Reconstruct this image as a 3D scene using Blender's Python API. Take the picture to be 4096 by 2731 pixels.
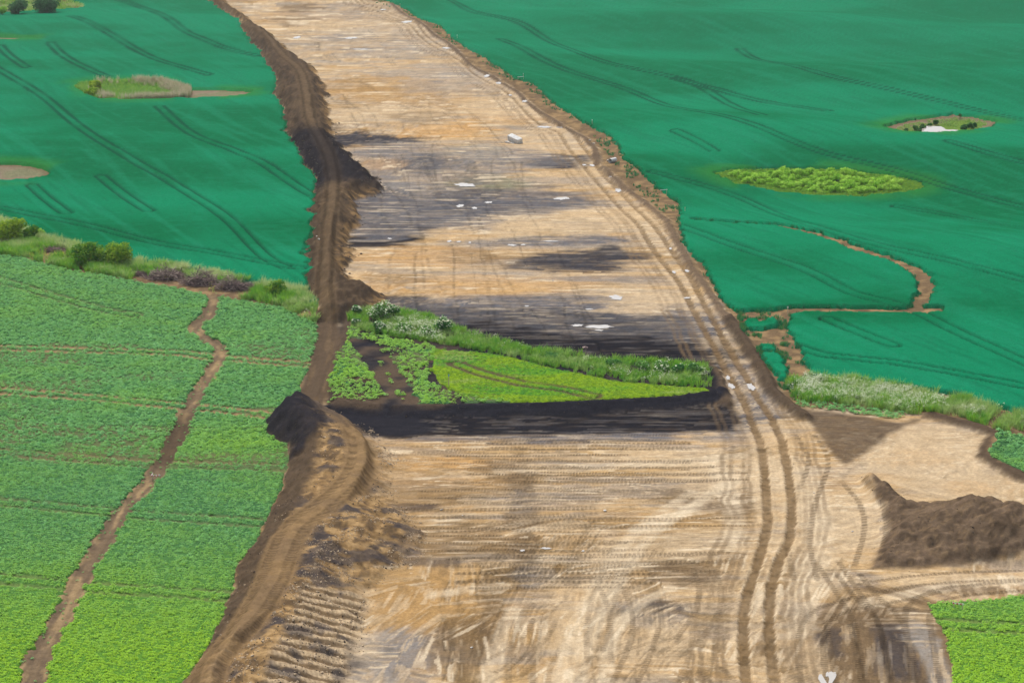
import bpy, bmesh, math, random
import numpy as np
from mathutils import Vector, Matrix

for o in list(bpy.data.objects):
    bpy.data.objects.remove(o)
scene = bpy.context.scene
COL = scene.collection

# ---------------------------------------------------------------- camera, sky, sun, exposure
cam_data = bpy.data.cameras.new('camera')
cam_data.lens = 70.0
cam_data.sensor_width = 36.0
cam_data.clip_start = 1.0
cam_data.clip_end = 20000.0
cam = bpy.data.objects.new('camera', cam_data)
cam.location = (0, 0, 71.0)
cam.rotation_euler = (math.radians(90 - 16.0), 0, 0)
COL.objects.link(cam)
scene.camera = cam

SUN_ELEV, SUN_AZ = math.radians(58), math.radians(-25)       # azimuth clockwise from +Y
world = bpy.data.worlds.new('World')
scene.world = world
world.use_nodes = True
wn = world.node_tree
wn.nodes.clear()
sky = wn.nodes.new('ShaderNodeTexSky')
sky.sky_type = 'NISHITA'
sky.sun_disc = False
sky.sun_elevation = SUN_ELEV
sky.sun_rotation = SUN_AZ
sky.air_density = 1.0
sky.dust_density = 4.0
sky.ozone_density = 1.0
hsv = wn.nodes.new('ShaderNodeHueSaturation')
hsv.inputs['Saturation'].default_value = 0.45               # thin white cloud over the blue
bg = wn.nodes.new('ShaderNodeBackground')
bg.inputs['Strength'].default_value = 0.09
wo = wn.nodes.new('ShaderNodeOutputWorld')
wn.links.new(sky.outputs[0], hsv.inputs['Color'])
wn.links.new(hsv.outputs[0], bg.inputs['Color'])
wn.links.new(bg.outputs[0], wo.inputs['Surface'])

sun_data = bpy.data.lights.new('sun', 'SUN')
sun_data.energy = 1.5
sun_data.angle = math.radians(10)
sun_data.color = (1.0, 0.95, 0.88)
sun = bpy.data.objects.new('sun', sun_data)
sd_ = Vector((math.sin(SUN_AZ) * math.cos(SUN_ELEV), math.cos(SUN_AZ) * math.cos(SUN_ELEV), math.sin(SUN_ELEV)))
sun.rotation_euler = sd_.to_track_quat('Z', 'Y').to_euler()
COL.objects.link(sun)

scene.view_settings.view_transform = 'Standard'
scene.view_settings.look = 'None'
scene.view_settings.exposure = 0.95
scene.view_settings.gamma = 1.0
scene.render.engine = 'CYCLES'
scene.cycles.use_denoising = True
scene.cycles.denoising_prefilter = 'ACCURATE'
scene.cycles.denoising_input_passes = 'RGB_ALBEDO_NORMAL'
scene.render.filter_size = 1.1
scene.cycles.max_bounces = 5
scene.cycles.diffuse_bounces = 2
scene.cycles.glossy_bounces = 2
scene.cycles.transparent_max_bounces = 6
scene.cycles.use_adaptive_sampling = True
scene.cycles.adaptive_threshold = 0.008

# ---------------------------------------------------------------- the survey, in metres
AXIS = [7.9, 7.0, 3.8, -0.2, -5.4, -16.6, -39.0, -68.1, -228.1]
LAYOUT = {
    'site_left_edge': [(-107.4, 701.9), (-98.3, 642.4), (-92.8, 628.2), (-81.3, 592.5), (-70.8, 539.9), (-63.2, 510.5), (-56.2, 471.6), (-54.9, 453.7), (-49.8, 425.5), (-45.8, 401.9), (-41.4, 376.8), (-36.8, 359.0), (-34.9, 345.0), (-32.9, 321.0), (-31.6, 303.5), (-30.6, 288.4), (-29.8, 279.8), (-29.2, 274.6), (-27.6, 267.6), (-26.1, 258.1), (-25.6, 250.9), (-25.3, 236.8), (-25.5, 229.3), (-24.9, 219.9), (-25.5, 218.8), (-28.1, 213.5), (-27.3, 209.7), (-24.5, 205.3), (-24.0, 201.0), (-23.8, 193.0), (-24.3, 184.3), (-24.6, 177.4), (-25.6, 173.0), (-25.6, 169.9), (-25.2, 166.8), (-25.5, 162.9), (-25.5, 160.1), (-25.7, 155.6), (-26.4, 150.0), (-26.9, 146.8), (-24.7, 129.3)],
    'wheat_left': [(-106.5, 696.5), (-98.0, 640.2), (-92.5, 626.2), (-81.0, 590.1), (-70.5, 537.8), (-62.9, 508.3), (-56.1, 470.0), (-54.7, 451.6), (-49.6, 424.0), (-45.6, 399.8), (-41.2, 375.3), (-36.6, 357.8), (-34.7, 343.4), (-32.8, 319.7), (-31.5, 302.3), (-30.4, 287.1), (-29.7, 278.5), (-29.1, 273.5), (-27.5, 266.6), (-29.2, 271.6), (-38.6, 277.7), (-48.6, 285.4), (-56.3, 289.3), (-69.3, 301.2), (-74.7, 306.8), (-85.1, 323.8), (-110.4, 345.4), (-215.4, 692.2)],
    'wheat_right': [(-44.8, 702.6), (-39.8, 637.5), (-31.7, 616.6), (-26.6, 593.0), (-20.3, 575.9), (-17.1, 555.1), (-12.7, 529.2), (-6.6, 511.9), (-2.7, 496.7), (0.6, 472.3), (5.1, 464.8), (7.7, 450.4), (10.7, 433.1), (14.0, 415.9), (17.6, 404.1), (20.3, 395.6), (21.0, 380.8), (20.9, 370.3), (23.6, 359.8), (24.8, 352.3), (26.9, 344.2), (28.9, 336.2), (27.6, 320.5), (26.8, 311.4), (26.8, 300.6), (28.2, 290.6), (28.8, 282.5), (28.9, 270.6), (29.7, 264.2), (30.8, 261.2), (34.6, 260.4), (37.1, 258.7), (37.2, 256.2), (36.1, 252.6), (35.5, 246.3), (36.2, 241.6), (36.6, 237.7), (35.6, 231.9), (39.5, 230.6), (46.1, 227.5), (52.5, 224.0), (55.0, 220.0), (58.7, 217.2), (68.6, 208.8), (211.5, 685.6)],
    'wheat_clump_a': [(31.0, 257.1), (32.9, 257.6), (33.3, 255.9), (34.9, 258.2), (35.5, 256.8), (35.0, 253.8), (32.9, 252.6), (30.8, 253.0)],
    'wheat_clump_b': [(31.8, 245.6), (33.9, 244.6), (34.0, 238.7), (33.9, 232.1), (32.8, 229.4), (31.9, 233.1), (31.5, 238.8)],
    'bean_left': [(-99.8, 310.2), (-77.5, 293.4), (-72.8, 290.4), (-67.1, 284.9), (-58.4, 280.0), (-52.8, 276.4), (-46.6, 272.9), (-41.1, 268.8), (-32.0, 263.9), (-26.1, 255.3), (-25.8, 250.1), (-25.5, 236.5), (-25.7, 229.0), (-25.0, 219.1), (-25.8, 218.0), (-28.1, 213.2), (-27.3, 209.4), (-24.6, 204.7), (-24.2, 200.5), (-24.0, 192.7), (-24.5, 184.0), (-24.7, 177.1), (-25.8, 172.8), (-25.8, 169.6), (-25.4, 166.6), (-25.6, 162.7), (-25.6, 159.9), (-25.8, 155.4), (-26.5, 149.8), (-27.0, 146.6), (-24.8, 129.1), (-44.5, 129.1)],
    'bean_island_w': [(-22.1, 234.9), (-21.5, 244.8), (-21.1, 252.5), (-18.4, 248.8), (-15.5, 246.8), (-12.0, 244.7), (-9.7, 242.3), (-10.2, 234.9), (-10.0, 227.6), (-5.9, 222.1), (1.2, 219.4), (-11.8, 218.5), (-14.0, 221.6), (-16.9, 219.4), (-21.2, 221.6), (-22.0, 225.8)],
    'clover_island': [(-10.5, 242.3), (-4.2, 240.4), (0.2, 237.8), (3.4, 234.6), (8.1, 230.9), (13.2, 227.3), (19.8, 225.5), (23.0, 225.0), (23.4, 223.5), (19.6, 222.1), (11.3, 220.4), (3.7, 219.4), (0.2, 219.1), (-5.9, 221.6), (-9.9, 227.2), (-10.2, 234.9)],
    'island': [(-22.2, 227.6), (-22.4, 238.8), (-21.7, 250.9), (-22.0, 258.0), (-20.4, 260.7), (-16.3, 260.7), (-10.3, 256.9), (-7.8, 252.8), (-4.3, 248.7), (1.3, 242.7), (6.3, 240.7), (14.3, 236.9), (20.6, 235.3), (23.9, 234.6), (24.2, 229.4), (23.8, 223.3), (19.5, 221.3), (11.3, 219.6), (3.7, 218.6), (-3.8, 218.0), (-11.8, 217.8), (-16.4, 218.3), (-20.5, 219.9)],
    'island_track_a': [(-20.2, 245.8), (-18.0, 238.8), (-15.4, 227.6), (-13.1, 218.3)],
    'island_track_b': [(-18.2, 244.7), (-15.3, 234.9), (-12.9, 225.0), (-11.3, 217.5)],
    'bean_strip_right': [(33.1, 221.8), (36.7, 221.1), (41.0, 219.4), (45.6, 217.2), (43.7, 215.1), (40.6, 216.7), (36.4, 218.8), (33.1, 220.1)],
    'bean_right_small': [(69.0, 203.8), (56.8, 209.3), (54.3, 211.5), (53.0, 207.0), (51.1, 202.7), (52.0, 199.5), (53.6, 196.5), (63.0, 184.3)],
    'bean_right': [(36.7, 163.1), (39.6, 163.6), (44.4, 164.7), (45.9, 165.1), (58.2, 168.8), (45.4, 129.3), (31.6, 129.3), (35.7, 147.3), (36.4, 150.9), (36.6, 153.7), (37.1, 156.5), (36.9, 158.6), (37.0, 161.5)],
    'field_path': [(-41.7, 270.1), (-41.2, 260.4), (-42.2, 254.1), (-37.4, 244.8), (-36.8, 238.7), (-37.1, 229.3), (-37.3, 220.7), (-37.3, 214.3), (-37.0, 205.3), (-37.3, 198.3), (-38.0, 192.3), (-38.8, 186.7), (-39.1, 180.7), (-39.3, 173.0), (-39.4, 165.8), (-39.3, 158.3), (-39.2, 149.6), (-35.3, 129.3)],
    'field_path_b': [(-41.1, 269.2), (-39.7, 261.4)],
    'wheat_path_ring': [(30.2, 318.8), (39.5, 316.5), (43.3, 315.9), (47.2, 309.6), (50.6, 301.0), (52.8, 294.0), (56.2, 287.9), (58.4, 282.2), (59.2, 277.4), (58.5, 271.6), (54.9, 261.9)],
    'wheat_path_cross': [(30.3, 260.5), (34.6, 260.6), (40.5, 262.5), (52.9, 261.7), (57.9, 262.1)],
    'wheat_path_down': [(36.6, 260.7), (35.2, 252.6), (35.3, 243.6), (35.2, 234.9), (34.8, 228.0)],
    'bare_margin': [(30.6, 262.8), (37.5, 260.7), (36.3, 253.6), (35.6, 246.5), (36.7, 238.7), (35.5, 232.0), (35.5, 226.7), (33.3, 221.6), (32.0, 227.6), (31.3, 238.8), (29.8, 250.5)],
    'bank_upper': [(-107.4, 701.9), (-98.3, 642.4), (-92.8, 628.2), (-81.3, 592.5), (-70.8, 539.9), (-63.2, 510.5), (-56.2, 471.6), (-54.9, 453.7), (-49.8, 425.5), (-45.8, 401.9), (-41.4, 376.8), (-36.8, 359.0), (-34.9, 345.0), (-32.9, 321.0), (-31.6, 303.5), (-30.6, 288.4), (-29.8, 279.8), (-29.2, 274.6), (-27.6, 267.6), (-26.1, 258.1), (-24.1, 255.4), (-21.9, 256.6), (-18.6, 261.1), (-17.3, 269.4), (-22.5, 274.2), (-24.2, 285.6), (-25.2, 303.4), (-25.2, 320.9), (-26.7, 336.0), (-22.2, 348.1), (-26.8, 361.2), (-33.1, 381.0), (-38.5, 419.3), (-41.9, 449.3), (-50.2, 496.9), (-61.4, 533.7), (-75.9, 586.6), (-92.2, 641.2), (-102.8, 702.2)],
    'bank_lower': [(-24.8, 219.4), (-25.5, 218.3), (-28.1, 213.5), (-27.3, 209.7), (-24.5, 205.3), (-24.0, 201.0), (-23.8, 193.0), (-24.3, 184.3), (-24.6, 177.4), (-25.6, 173.0), (-25.6, 169.9), (-25.2, 166.8), (-25.5, 162.9), (-25.5, 160.1), (-25.7, 155.6), (-26.4, 150.0), (-26.9, 146.8), (-24.7, 129.3), (-13.8, 141.8), (-13.6, 147.3), (-13.2, 153.0), (-12.8, 158.3), (-12.7, 164.8), (-11.8, 168.8), (-8.9, 174.6), (-8.1, 180.2), (-10.1, 184.3), (-12.4, 190.4), (-12.4, 197.6), (-13.2, 203.8), (-16.4, 212.0), (-20.3, 217.5)],
    'bank_lower_track': [(-21.8, 215.1), (-18.8, 211.2), (-16.2, 202.4), (-15.9, 193.0), (-17.7, 184.3), (-20.3, 177.9), (-21.1, 170.9), (-21.4, 162.9), (-22.6, 155.6), (-24.5, 147.3), (-22.8, 129.3)],
    'bank_upper_track': [(-93.3, 636.7), (-77.6, 579.1), (-60.6, 517.5), (-50.5, 474.2), (-45.2, 436.2), (-41.5, 407.3), (-36.0, 376.8), (-32.5, 355.6), (-30.5, 332.3), (-28.7, 303.5), (-26.9, 279.8), (-25.9, 265.4), (-24.2, 252.9), (-23.5, 238.8), (-23.5, 225.8), (-23.8, 219.9)],
    'black_heap': [(-28.0, 213.2), (-26.7, 216.7), (-24.4, 218.3), (-22.3, 215.1), (-20.7, 209.7), (-20.4, 205.3), (-22.1, 201.0), (-24.0, 200.7), (-24.4, 205.0), (-27.2, 209.4)],
    'soil_heap': [(36.8, 196.1), (38.6, 192.2), (40.8, 187.3), (44.6, 186.7), (48.1, 185.2), (49.9, 181.3), (53.9, 176.2), (53.1, 173.5), (47.8, 173.2), (41.4, 171.9), (36.4, 171.1), (33.2, 171.3), (34.1, 175.2), (36.5, 181.3), (37.2, 186.7), (36.9, 191.7)],
    'heap_ramp': [(37.8, 176.2), (39.4, 182.5), (39.8, 189.1)],
    'brown_triangle': [(33.0, 219.9), (40.5, 216.2), (43.7, 214.6), (48.1, 217.2), (46.6, 214.6), (43.0, 211.2), (39.7, 206.7), (35.6, 200.7), (34.3, 208.2), (33.5, 215.9)],
    'brown_rim': [(48.0, 216.7), (51.7, 213.1), (53.9, 209.7), (50.9, 202.4), (53.4, 195.6)],
    'pale_pad': [(36.8, 202.7), (40.1, 207.6), (43.7, 212.1), (48.2, 215.3), (51.5, 212.0), (53.0, 208.2), (50.2, 202.1), (53.3, 195.3), (62.6, 183.1), (60.5, 176.2), (50.1, 182.5), (43.7, 186.9), (40.9, 190.4), (37.1, 196.2), (35.2, 198.9)],
    'berm_right': [(29.2, 257.1), (29.7, 250.7), (30.4, 241.3), (30.9, 233.5), (30.9, 226.0), (32.1, 219.8), (33.5, 215.9)],
    'berm_right_far': [(-37.7, 629.7), (-27.6, 587.3), (-19.9, 548.8), (-13.1, 515.6), (-7.6, 487.1), (-2.7, 466.5), (1.4, 453.5), (6.0, 425.3), (10.3, 410.0), (14.8, 396.1), (16.1, 381.7), (15.9, 364.8)],
    'berm_right_mid': [(16.8, 362.3), (19.7, 348.1), (22.8, 336.6), (25.2, 317.8), (25.7, 302.1), (26.7, 286.2), (27.7, 272.8), (28.4, 262.1), (29.2, 257.1)],
    'berm_island_e': [(24.7, 235.0), (25.1, 228.5), (24.8, 220.8)],
    'haul_l': [(16.4, 129.3), (19.0, 147.3), (19.4, 153.5), (20.3, 161.1), (21.4, 166.7), (22.6, 171.3), (24.1, 177.9), (25.2, 183.4), (25.9, 190.9), (26.7, 198.5), (27.2, 204.7), (27.3, 208.2), (27.2, 213.2), (27.2, 220.3), (26.9, 226.7), (26.3, 236.1), (25.9, 246.0), (25.3, 254.2), (24.7, 265.2), (24.3, 275.3), (23.6, 283.8), (22.2, 295.6), (21.2, 305.0), (20.6, 314.1), (19.1, 325.8), (17.1, 341.8), (14.7, 354.9), (13.4, 362.7), (12.1, 372.7), (10.6, 392.1), (9.6, 403.9), (6.1, 411.0), (3.5, 423.4), (0.6, 445.9), (-2.2, 458.7), (-5.3, 466.6), (-9.0, 480.1), (-11.8, 502.8), (-16.0, 518.0), (-21.1, 531.2), (-25.3, 554.5), (-30.0, 581.4), (-39.7, 612.7), (-45.1, 623.7), (-50.0, 640.3), (-57.5, 706.0)],
    'haul_r': [(18.6, 129.3), (21.3, 147.3), (21.7, 153.5), (22.3, 159.5), (23.6, 167.7), (25.0, 173.4), (26.7, 178.7), (27.7, 184.6), (28.4, 190.4), (28.9, 195.3), (29.4, 202.3), (29.8, 208.1), (29.6, 215.9), (28.9, 223.3), (28.7, 229.8), (28.0, 240.1), (27.5, 248.0), (27.1, 256.3), (26.4, 270.2), (26.1, 281.0), (25.2, 291.6), (24.2, 301.6), (23.0, 314.1), (21.9, 323.8), (19.7, 341.8), (16.9, 355.4), (15.7, 364.1), (14.6, 378.5), (13.1, 397.3), (11.1, 407.3), (7.9, 414.2), (5.3, 427.8), (2.2, 449.8), (-0.8, 461.1), (-3.9, 469.5), (-7.7, 485.9), (-10.4, 505.7), (-14.5, 520.3), (-19.7, 534.7), (-24.1, 559.5), (-28.9, 587.2), (-38.3, 616.2), (-43.5, 626.7), (-48.3, 640.3), (-55.7, 706.0)],
    'tw0': [(-143.8, 532.8), (-124.2, 482.2), (-102.8, 441.0), (-84.8, 395.3), (-72.6, 371.2), (-62.1, 353.4), (-51.4, 330.2), (-44.8, 314.4), (-36.8, 291.6), (-33.1, 284.8)],
    'tw1': [(-77.3, 433.5), (-64.0, 395.7), (-53.8, 377.8), (-45.3, 363.9), (-34.0, 337.8)],
    'tw2': [(-130.8, 594.6), (-112.0, 556.7), (-100.3, 529.4), (-88.5, 501.3), (-78.5, 484.9), (-73.0, 477.4)],
    'tw3': [(-128.3, 648.3), (-119.0, 631.7), (-102.0, 591.8), (-88.2, 552.9), (-76.5, 528.3), (-65.9, 515.7)],
    'tw4': [(-125.0, 540.8), (-111.0, 501.7), (-102.7, 483.1), (-96.4, 472.7)],
    'tw5': [(-86.9, 331.0), (-70.5, 316.5), (-56.6, 302.4), (-46.3, 295.5), (-31.2, 284.8)],
    'tw6': [(-85.3, 348.0), (-74.4, 325.7)],
    'tw7': [(-74.6, 355.7), (-60.7, 325.9)],
    'tw8': [(-137.3, 534.8), (-119.0, 487.0)],
    'tr0': [(-20.6, 651.4), (-12.3, 610.6), (3.0, 573.2), (14.3, 526.6), (24.3, 495.3), (43.4, 465.9), (52.1, 411.9)],
    'tr2': [(-3.1, 544.9), (13.2, 487.3), (27.7, 460.3), (35.8, 434.7), (45.0, 404.8), (53.0, 384.5), (59.9, 373.7), (67.9, 366.7), (74.0, 360.1), (91.6, 334.9)],
    'tr3': [(38.9, 474.0), (47.8, 459.2), (56.8, 442.2), (68.2, 427.7)],
    'tr4': [(61.7, 539.3), (66.7, 496.3), (74.4, 468.9), (86.6, 451.0), (112.7, 417.3)],
    'tr5': [(32.6, 394.8), (38.6, 375.6)],
    'tr6': [(25.8, 358.0), (40.1, 343.1), (47.9, 317.6), (55.0, 297.3), (65.3, 283.5), (72.8, 274.3)],
    'tr7': [(26.9, 312.8), (35.0, 297.4), (43.0, 283.5), (47.8, 270.0), (53.8, 262.7), (58.4, 250.7), (61.9, 241.7), (65.2, 233.1)],
    'tr8': [(35.9, 244.6), (39.6, 239.7), (47.2, 236.8), (54.3, 232.1), (63.1, 225.0)],
    'tr9': [(42.2, 256.9), (44.8, 251.7), (48.7, 244.6)],
    'tr10': [(67.3, 340.8), (74.6, 332.6), (82.5, 313.1)],
    'tr11': [(85.3, 384.1), (91.4, 373.4), (98.8, 363.8)],
    'tb0': [(-78.4, 281.7), (-73.6, 277.7), (-62.1, 267.8), (-54.5, 261.9), (-51.1, 260.2)],
    'tb1': [(-69.0, 245.3), (-65.5, 244.5), (-41.5, 242.1), (-37.9, 240.3), (-25.5, 237.0)],
    'tb2': [(-64.3, 227.1), (-60.9, 226.1), (-49.0, 223.1), (-38.0, 219.8), (-35.3, 219.3), (-25.9, 215.9)],
    'tb3': [(-58.5, 204.7), (-55.4, 203.8), (-46.9, 201.9), (-37.3, 199.8), (-35.6, 199.8), (-23.7, 198.8)],
    'tb4': [(-54.5, 189.4), (-51.7, 188.6), (-39.7, 185.7), (-37.5, 185.0), (-24.1, 182.7)],
    'tb5': [(-49.3, 169.3), (-46.8, 168.8), (-40.1, 167.2), (-38.1, 166.8), (-24.9, 164.7)],
    'tb6': [(36.3, 158.8), (45.8, 157.6)],
    'ti0': [(-6.8, 234.9), (-4.0, 231.2), (1.2, 226.7), (6.4, 224.1), (9.4, 221.6)],
    'pond_left': [(-101.6, 460.0), (-101.0, 464.8), (-97.2, 468.5), (-90.3, 470.0), (-82.9, 469.0), (-76.5, 460.7), (-73.8, 456.4), (-72.9, 447.3), (-77.8, 444.7), (-87.7, 445.1), (-93.5, 447.1), (-98.3, 454.1)],
    'pond_left_tail': [(-75.8, 459.5), (-68.2, 459.5), (-61.9, 457.4), (-58.4, 455.2), (-60.8, 449.0), (-66.3, 445.9), (-73.5, 445.4)],
    'bare_left_a': [(-100.7, 367.3), (-95.4, 365.7), (-90.3, 364.9), (-86.1, 362.0), (-84.0, 358.7), (-84.4, 355.7), (-87.5, 352.8), (-91.9, 351.5), (-96.4, 350.9)],
    'bare_left_b': [(-148.6, 551.9), (-141.3, 551.2), (-134.1, 551.2), (-126.0, 549.9), (-128.5, 547.6), (-135.6, 547.5), (-139.9, 545.7), (-146.5, 543.7)],
    'pond_right': [(75.1, 399.2), (80.2, 411.1), (86.6, 420.7), (95.7, 428.6), (99.4, 426.1), (103.4, 421.1), (100.6, 413.0), (93.6, 402.1), (84.9, 394.4), (78.7, 394.3)],
    'willow_patch': [(37.2, 360.1), (40.7, 363.5), (50.6, 365.4), (61.1, 364.8), (69.4, 361.3), (74.3, 357.5), (74.5, 353.9), (70.7, 351.2), (62.6, 349.3), (54.8, 349.3), (47.2, 350.9), (40.5, 354.2)],
    'field_gap': [(-32.4, 294.0), (-31.4, 295.2), (-30.4, 291.5), (-29.5, 279.8), (-30.6, 282.0), (-31.7, 286.0)],
    'verge_left': [(-109.8, 343.5), (-84.8, 322.7), (-74.8, 307.3), (-69.5, 302.0), (-56.5, 290.1), (-48.7, 286.1), (-38.7, 278.3), (-29.3, 272.2), (-27.4, 266.5), (-26.1, 256.6), (-27.9, 258.1), (-32.2, 265.1), (-41.3, 270.1), (-46.8, 274.2), (-52.9, 277.5), (-58.7, 281.1), (-67.4, 286.1), (-73.2, 291.6), (-77.9, 294.7), (-101.1, 314.3)],
    'verge_right': [(32.8, 229.4), (35.8, 232.3), (39.6, 231.2), (46.3, 228.1), (52.6, 224.5), (55.2, 220.4), (58.8, 217.5), (70.3, 208.2), (69.0, 203.8), (56.9, 209.7), (54.4, 211.8), (52.7, 213.2), (50.7, 217.2), (47.7, 217.3), (45.7, 217.5), (41.1, 219.8), (36.8, 221.4), (33.1, 222.3)],
    'verge_island': [(-21.2, 252.5), (-21.8, 257.0), (-20.4, 259.9), (-16.3, 260.3), (-10.2, 256.5), (-7.8, 252.4), (-4.3, 248.3), (1.3, 242.3), (6.2, 240.3), (14.3, 236.5), (20.6, 235.0), (23.9, 234.4), (23.9, 229.4), (23.4, 225.2), (19.9, 225.9), (13.2, 227.6), (8.1, 231.2), (3.4, 234.9), (0.2, 238.2), (-4.2, 241.1), (-9.8, 244.7), (-15.5, 247.6), (-18.5, 249.6)],
    'tree_corner': [(-178.1, 643.8), (-166.3, 652.7), (-159.0, 657.4), (-146.4, 652.1), (-136.2, 636.7), (-133.7, 627.7), (-142.5, 621.6), (-149.8, 618.1), (-156.7, 613.3), (-168.8, 608.9)],
    'puddle_a': [(25.0, 148.6), (25.1, 148.9), (25.3, 149.0), (25.4, 148.2), (25.5, 147.3), (25.6, 146.4), (25.0, 146.4), (25.0, 147.3), (24.9, 148.1)],
    'puddle_b': [(25.6, 148.7), (25.7, 149.2), (25.9, 149.5), (25.9, 149.2), (26.0, 149.4), (26.2, 149.5), (26.3, 149.3), (26.5, 149.4), (26.5, 148.8), (26.3, 148.2), (25.9, 147.3), (25.6, 146.4), (25.4, 146.4), (25.6, 147.3), (25.8, 148.1), (25.8, 148.6), (25.6, 148.5)],
    'black_band': [(-21.3, 219.9), (-16.3, 217.8), (-11.8, 217.3), (3.7, 218.1), (19.5, 220.8), (23.7, 222.8), (25.2, 221.6), (25.6, 215.9), (24.6, 212.0), (15.8, 211.2), (10.9, 210.5), (-3.7, 210.0), (-10.4, 209.7), (-13.3, 209.0), (-16.9, 211.5), (-19.1, 215.1)],
    'black_north': [(-8.1, 251.8), (-6.7, 255.2), (-3.8, 255.8), (7.1, 250.7), (17.3, 249.6), (23.7, 245.6), (25.0, 235.9), (22.7, 234.6), (14.3, 236.9), (6.3, 240.7), (1.3, 242.7), (-4.3, 248.7)],
    'slate_north': [(-19.1, 267.6), (-13.0, 265.8), (-1.6, 264.7), (10.3, 261.4), (22.6, 259.2), (25.4, 248.6), (23.6, 244.6), (7.0, 249.7), (-7.8, 251.2), (-10.2, 256.5), (-16.3, 260.7)],
    'bench': [(-18.4, 163.4), (-12.9, 165.3), (-12.8, 158.3), (-13.2, 153.0), (-13.6, 147.3), (-12.6, 129.3), (-19.1, 129.3), (-20.0, 147.3), (-19.5, 153.0)],
    'grey_zone': [(-27.1, 343.2), (-21.3, 347.0), (-9.8, 348.7), (1.8, 345.2), (12.5, 341.8), (13.0, 334.2), (5.4, 325.2), (-5.5, 321.0), (-13.8, 314.4), (-19.0, 307.4), (-23.9, 308.9), (-25.9, 320.9)],
    'grey_zone_b': [(-31.6, 379.4), (-24.0, 392.9), (-10.8, 386.8), (-2.2, 377.6), (9.5, 377.0), (10.0, 364.2), (0.3, 362.6), (-3.6, 351.8), (-13.7, 350.4), (-22.2, 348.8), (-26.1, 360.2)],
    'black_spill': [(-24.5, 219.4), (-19.0, 219.4), (-10.8, 217.2), (-8.6, 212.0), (-11.9, 209.0), (-14.8, 209.7), (-17.5, 213.5), (-21.7, 216.2)],
    'berm_island_s': [(-23.9, 218.8), (-20.5, 219.4), (-16.3, 217.8), (-11.8, 217.3), (-3.8, 217.5), (3.7, 218.1), (11.3, 219.1), (19.5, 220.8), (23.7, 222.8), (24.7, 225.0)],
}
TRAMLINES = {'tw0': 1, 'tw1': 1, 'tw2': 1, 'tw3': 1, 'tw4': 1, 'tw5': 1, 'tw6': 1, 'tw7': 1, 'tw8': 1, 'tr0': 1, 'tr2': 1, 'tr3': 1, 'tr4': 1, 'tr5': 1, 'tr6': 1, 'tr7': 1, 'tr8': 1, 'tr9': 1, 'tr10': 1, 'tr11': 1, 'tb0': 2, 'tb1': 2, 'tb2': 2, 'tb3': 2, 'tb4': 2, 'tb5': 2, 'tb6': 2, 'ti0': 3}
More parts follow.
